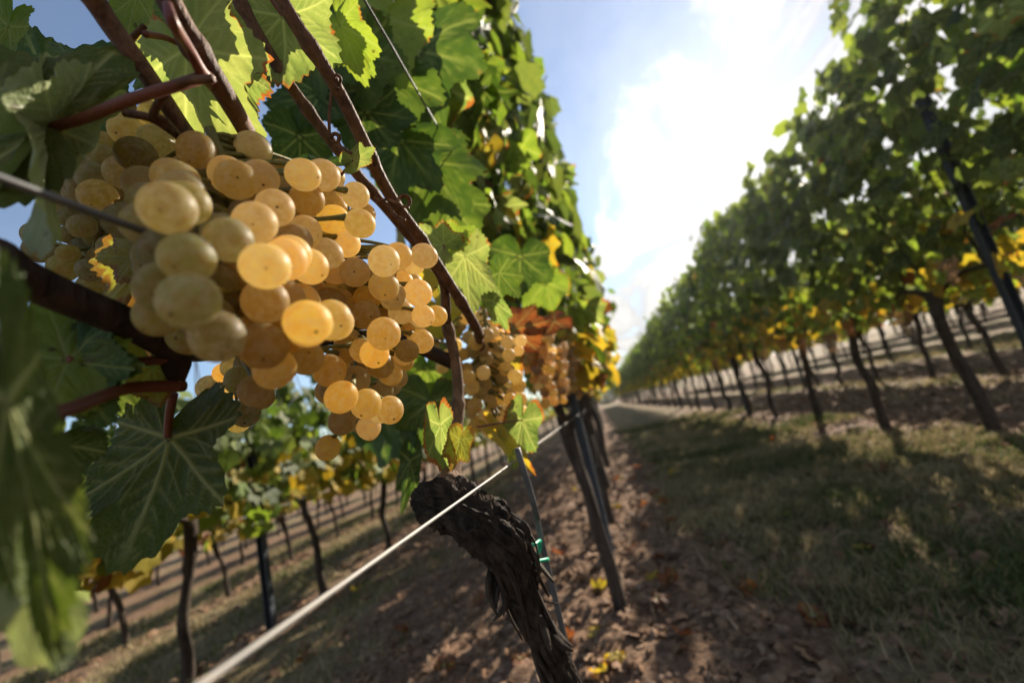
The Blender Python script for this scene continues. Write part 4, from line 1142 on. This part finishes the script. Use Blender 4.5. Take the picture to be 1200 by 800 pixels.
col = g.mix(r_, (0.09, 0.045, 0.025), (0.30, 0.19, 0.11)); col = g.mix(g.smooth(g.noise(g.n('ShaderNodeNewGeometry').outputs['Position'], 60), .4, .7, 0, .6), col, (0.16, 0.07, 0.035))
finish(g, principled(g, col, .8, .2).outputs[0]); LITTER = m
litter(1500, -.9, .9, .2, 6, 5, 'small dry brown leaf scraps on the soil')
litter(1200, .9, 5.0, 1.0, 9, 6, 'small dry leaf scraps across the grass', 1.2)
m, g = newmat('pruned_twig')
finish(g, principled(g, g.mix(g.attr('rnd'), (0.10, 0.06, 0.04), (0.34, 0.25, 0.16)), .85, .15).outputs[0]); TWIG = m
def twigs(N, x0, x1, y0, y1, seed, label):
    x, y, rs = scatter(N, x0, x1, y0, y1, seed, None, 1.4); V = []; Fc = []; rn = []; k = 0
    for i in range(len(x)):
        L = rs.uniform(.03, .16); a = rs.uniform(0, 2 * PI); p = np.array([x[i], y[i], float(gz(x[i], y[i])) + .010])
        d = np.array([math.cos(a), math.sin(a), rs.normal(0, .12)]); r = rs.uniform(.0012, .0032)
        v, f = tube([p - d * L / 2, p + (0, 0, .008) + rs.normal(0, .006, 3), p + d * L / 2], [r, r, r * .6], 5, 6)
        V.append(v); Fc += [tuple(q + k for q in c) for c in f]; k += len(v); rn += [rs.uniform()] * len(v)
    put('twigs', mesh_np('twigs', np.vstack(V), Fc, [TWIG], {'rnd': rn}), kind='stuff', label=label)
twigs(420, -.9, .9, .25, 5, 31, 'dry pruned twigs strewn on the soil')
FALL = {k: [leaf_mesh('fallen_leaf', LM[k], nth=44, nr=3, seed=700 + j, fold=(.5, -.3, .35)[j], curl=(-.4, .4, .3)[j], wave=.22, teeth=.08, bull=.02) for j in range(3)] for k in ('rust', 'yellow')}
FP = [(788, 680), (755, 613), (770, 700), (1035, 552), (760, 672), (840, 602), (700, 690), (770, 648), (870, 508), (905, 517), (1010, 548), (985, 538), (1090, 435), (955, 495), (1000, 500), (790, 610), (1115, 590), (950, 720), (880, 690), (1160, 660), (1010, 640), (830, 545), (765, 575),
      (740, 640), (800, 745), (690, 740), (730, 560), (1140, 480), (1085, 545), (1180, 520), (850, 640), (920, 600), (560, 700), (470, 740), (520, 780), (610, 770), (420, 690), (350, 770)]
rsF = np.random.default_rng(9)
FG = [gpx(x, y, float(gz(*gpx(x, y, 0)[:2])) + .02) for x, y in FP]
for k in range(26):
    x, y = rsF.uniform(-.35, .42), .8 + 3.6 * rsF.uniform() ** 1.3
    FG.append(np.array([x, y, float(gz(x, y)) + .018]))
for k, p in enumerate(FG):
    s_ = rsF.uniform(.024, .05)
    Rm = rotmats(np.array([[rsF.normal(0, .4), rsF.normal(0, .4), 1.0]]), rsF.normal(0, 1, (1, 3)))[0]
    m = Matrix([[Rm[a, 0] * s_, Rm[a, 1] * s_, Rm[a, 2] * s_, p[a]] for a in range(3)] + [[0, 0, 0, 1]])
    kk = 'rust' if rsF.uniform() < .72 else 'yellow'
    on = 'grass' if p[0] > .32 else 'soil'
    put('fallen_leaf', FALL[kk][k % 3], None, m, f'curled {"orange brown" if kk == "rust" else "yellow"} vine leaf fallen on the {on}', 'fallen leaf', f'{"orange" if kk == "rust" else "yellow"} leaves fallen on the {on}')

# ------------------------------------------------------------------ far end of the alley
def bush(p, h, w, seed, lab, N=900):
    rs = np.random.default_rng(seed); root = thing('shrub', p, lab, 'shrub', 'shrubs at the far end of the alley')
    d = rs.normal(0, 1, (N, 3)); d /= np.linalg.norm(d, axis=1)[:, None]
    rr = rs.uniform(.5, 1, N) ** .5 * (.8 + .4 * fbm(d * 2 + 5, 3, seed))
    q = d * rr[:, None] * (w, w, h * .5) + (0, 0, h * .5)
    put('crown', crown_mesh('crown', q, rs.uniform(.12, .25, N), seed, [LM['shade']], np.zeros(N, int)), root, T(p), kind='stuff')
    put('stem', MB().add(*tube([(0, 0, -.1), (.05, 0, h * .3), (0, 0, h * .6)], [.09, .07, .03], 7, 8)).mesh('stem', BARKF), root, T(p))
for k, (x, y, h, w) in enumerate([(-3, 62, 3.0, 3.0), (1.2, 60, 2.2, 2.0), (4.5, 63, 3.0, 2.6), (9, 62, 3.0, 3.2), (-9, 62, 3.4, 3.5), (15, 64, 3.4, 4), (-16, 64, 3.6, 4)]):
    bush((x, y, float(prof(x))), h, w, 800 + k, 'dark green shrub at the far end of the alley')
bt = thing('bare_tree', (1.6, 66, 0), 'small bare tree at the far end of the alley', 'tree')
def limb(mb, p, d, L, r, lv, rs):
    q = p + d * L
    mb.add(*tube([p, (p + q) / 2 + rs.normal(0, .04 * L, 3), q], [r, r * .8, r * .55], 5, 5))
    if lv:
        for k in range(3):
            nd = d + rs.normal(0, .45, 3); nd /= np.linalg.norm(nd)
            limb(mb, q, nd, L * .68, r * .55, lv - 1, rs)
mbt = MB(); limb(mbt, np.array([1.6, 66, -.1]), np.array([0, 0, 1.0]), 2.0, .09, 4, np.random.default_rng(4))
put('trunk', mbt.mesh('trunk', BARKF, (1.6, 66, 0)), bt, T((1.6, 66, 0)))
# ------------------------------------------------------------------ added air volume, stands in for veiling glare of the lens
m, g = newmat('glare_veil')
pv = g.n('ShaderNodeVolumePrincipled')
pv.inputs['Color'].default_value = (0.96, 0.96, 0.96, 1)
pv.inputs['Density'].default_value = 0.0008
pv.inputs['Anisotropy'].default_value = 0.70
g.set(g.n('ShaderNodeOutputMaterial').inputs['Volume'], pv.outputs[0])
bv = np.array([(x, y, z) for x in (-420, 420) for y in (-80, 820) for z in (-3.0, 8.0)], float)
hz = put('veil', mesh_np('veil', bv, [(0, 1, 3, 2), (4, 6, 7, 5), (0, 4, 5, 1), (2, 3, 7, 6), (0, 2, 6, 4), (1, 5, 7, 3)], [m], smooth=False), kind='stuff', label='thin bright haze added over the vineyard to stand for lens glare')
print('objects', len(scene.objects))
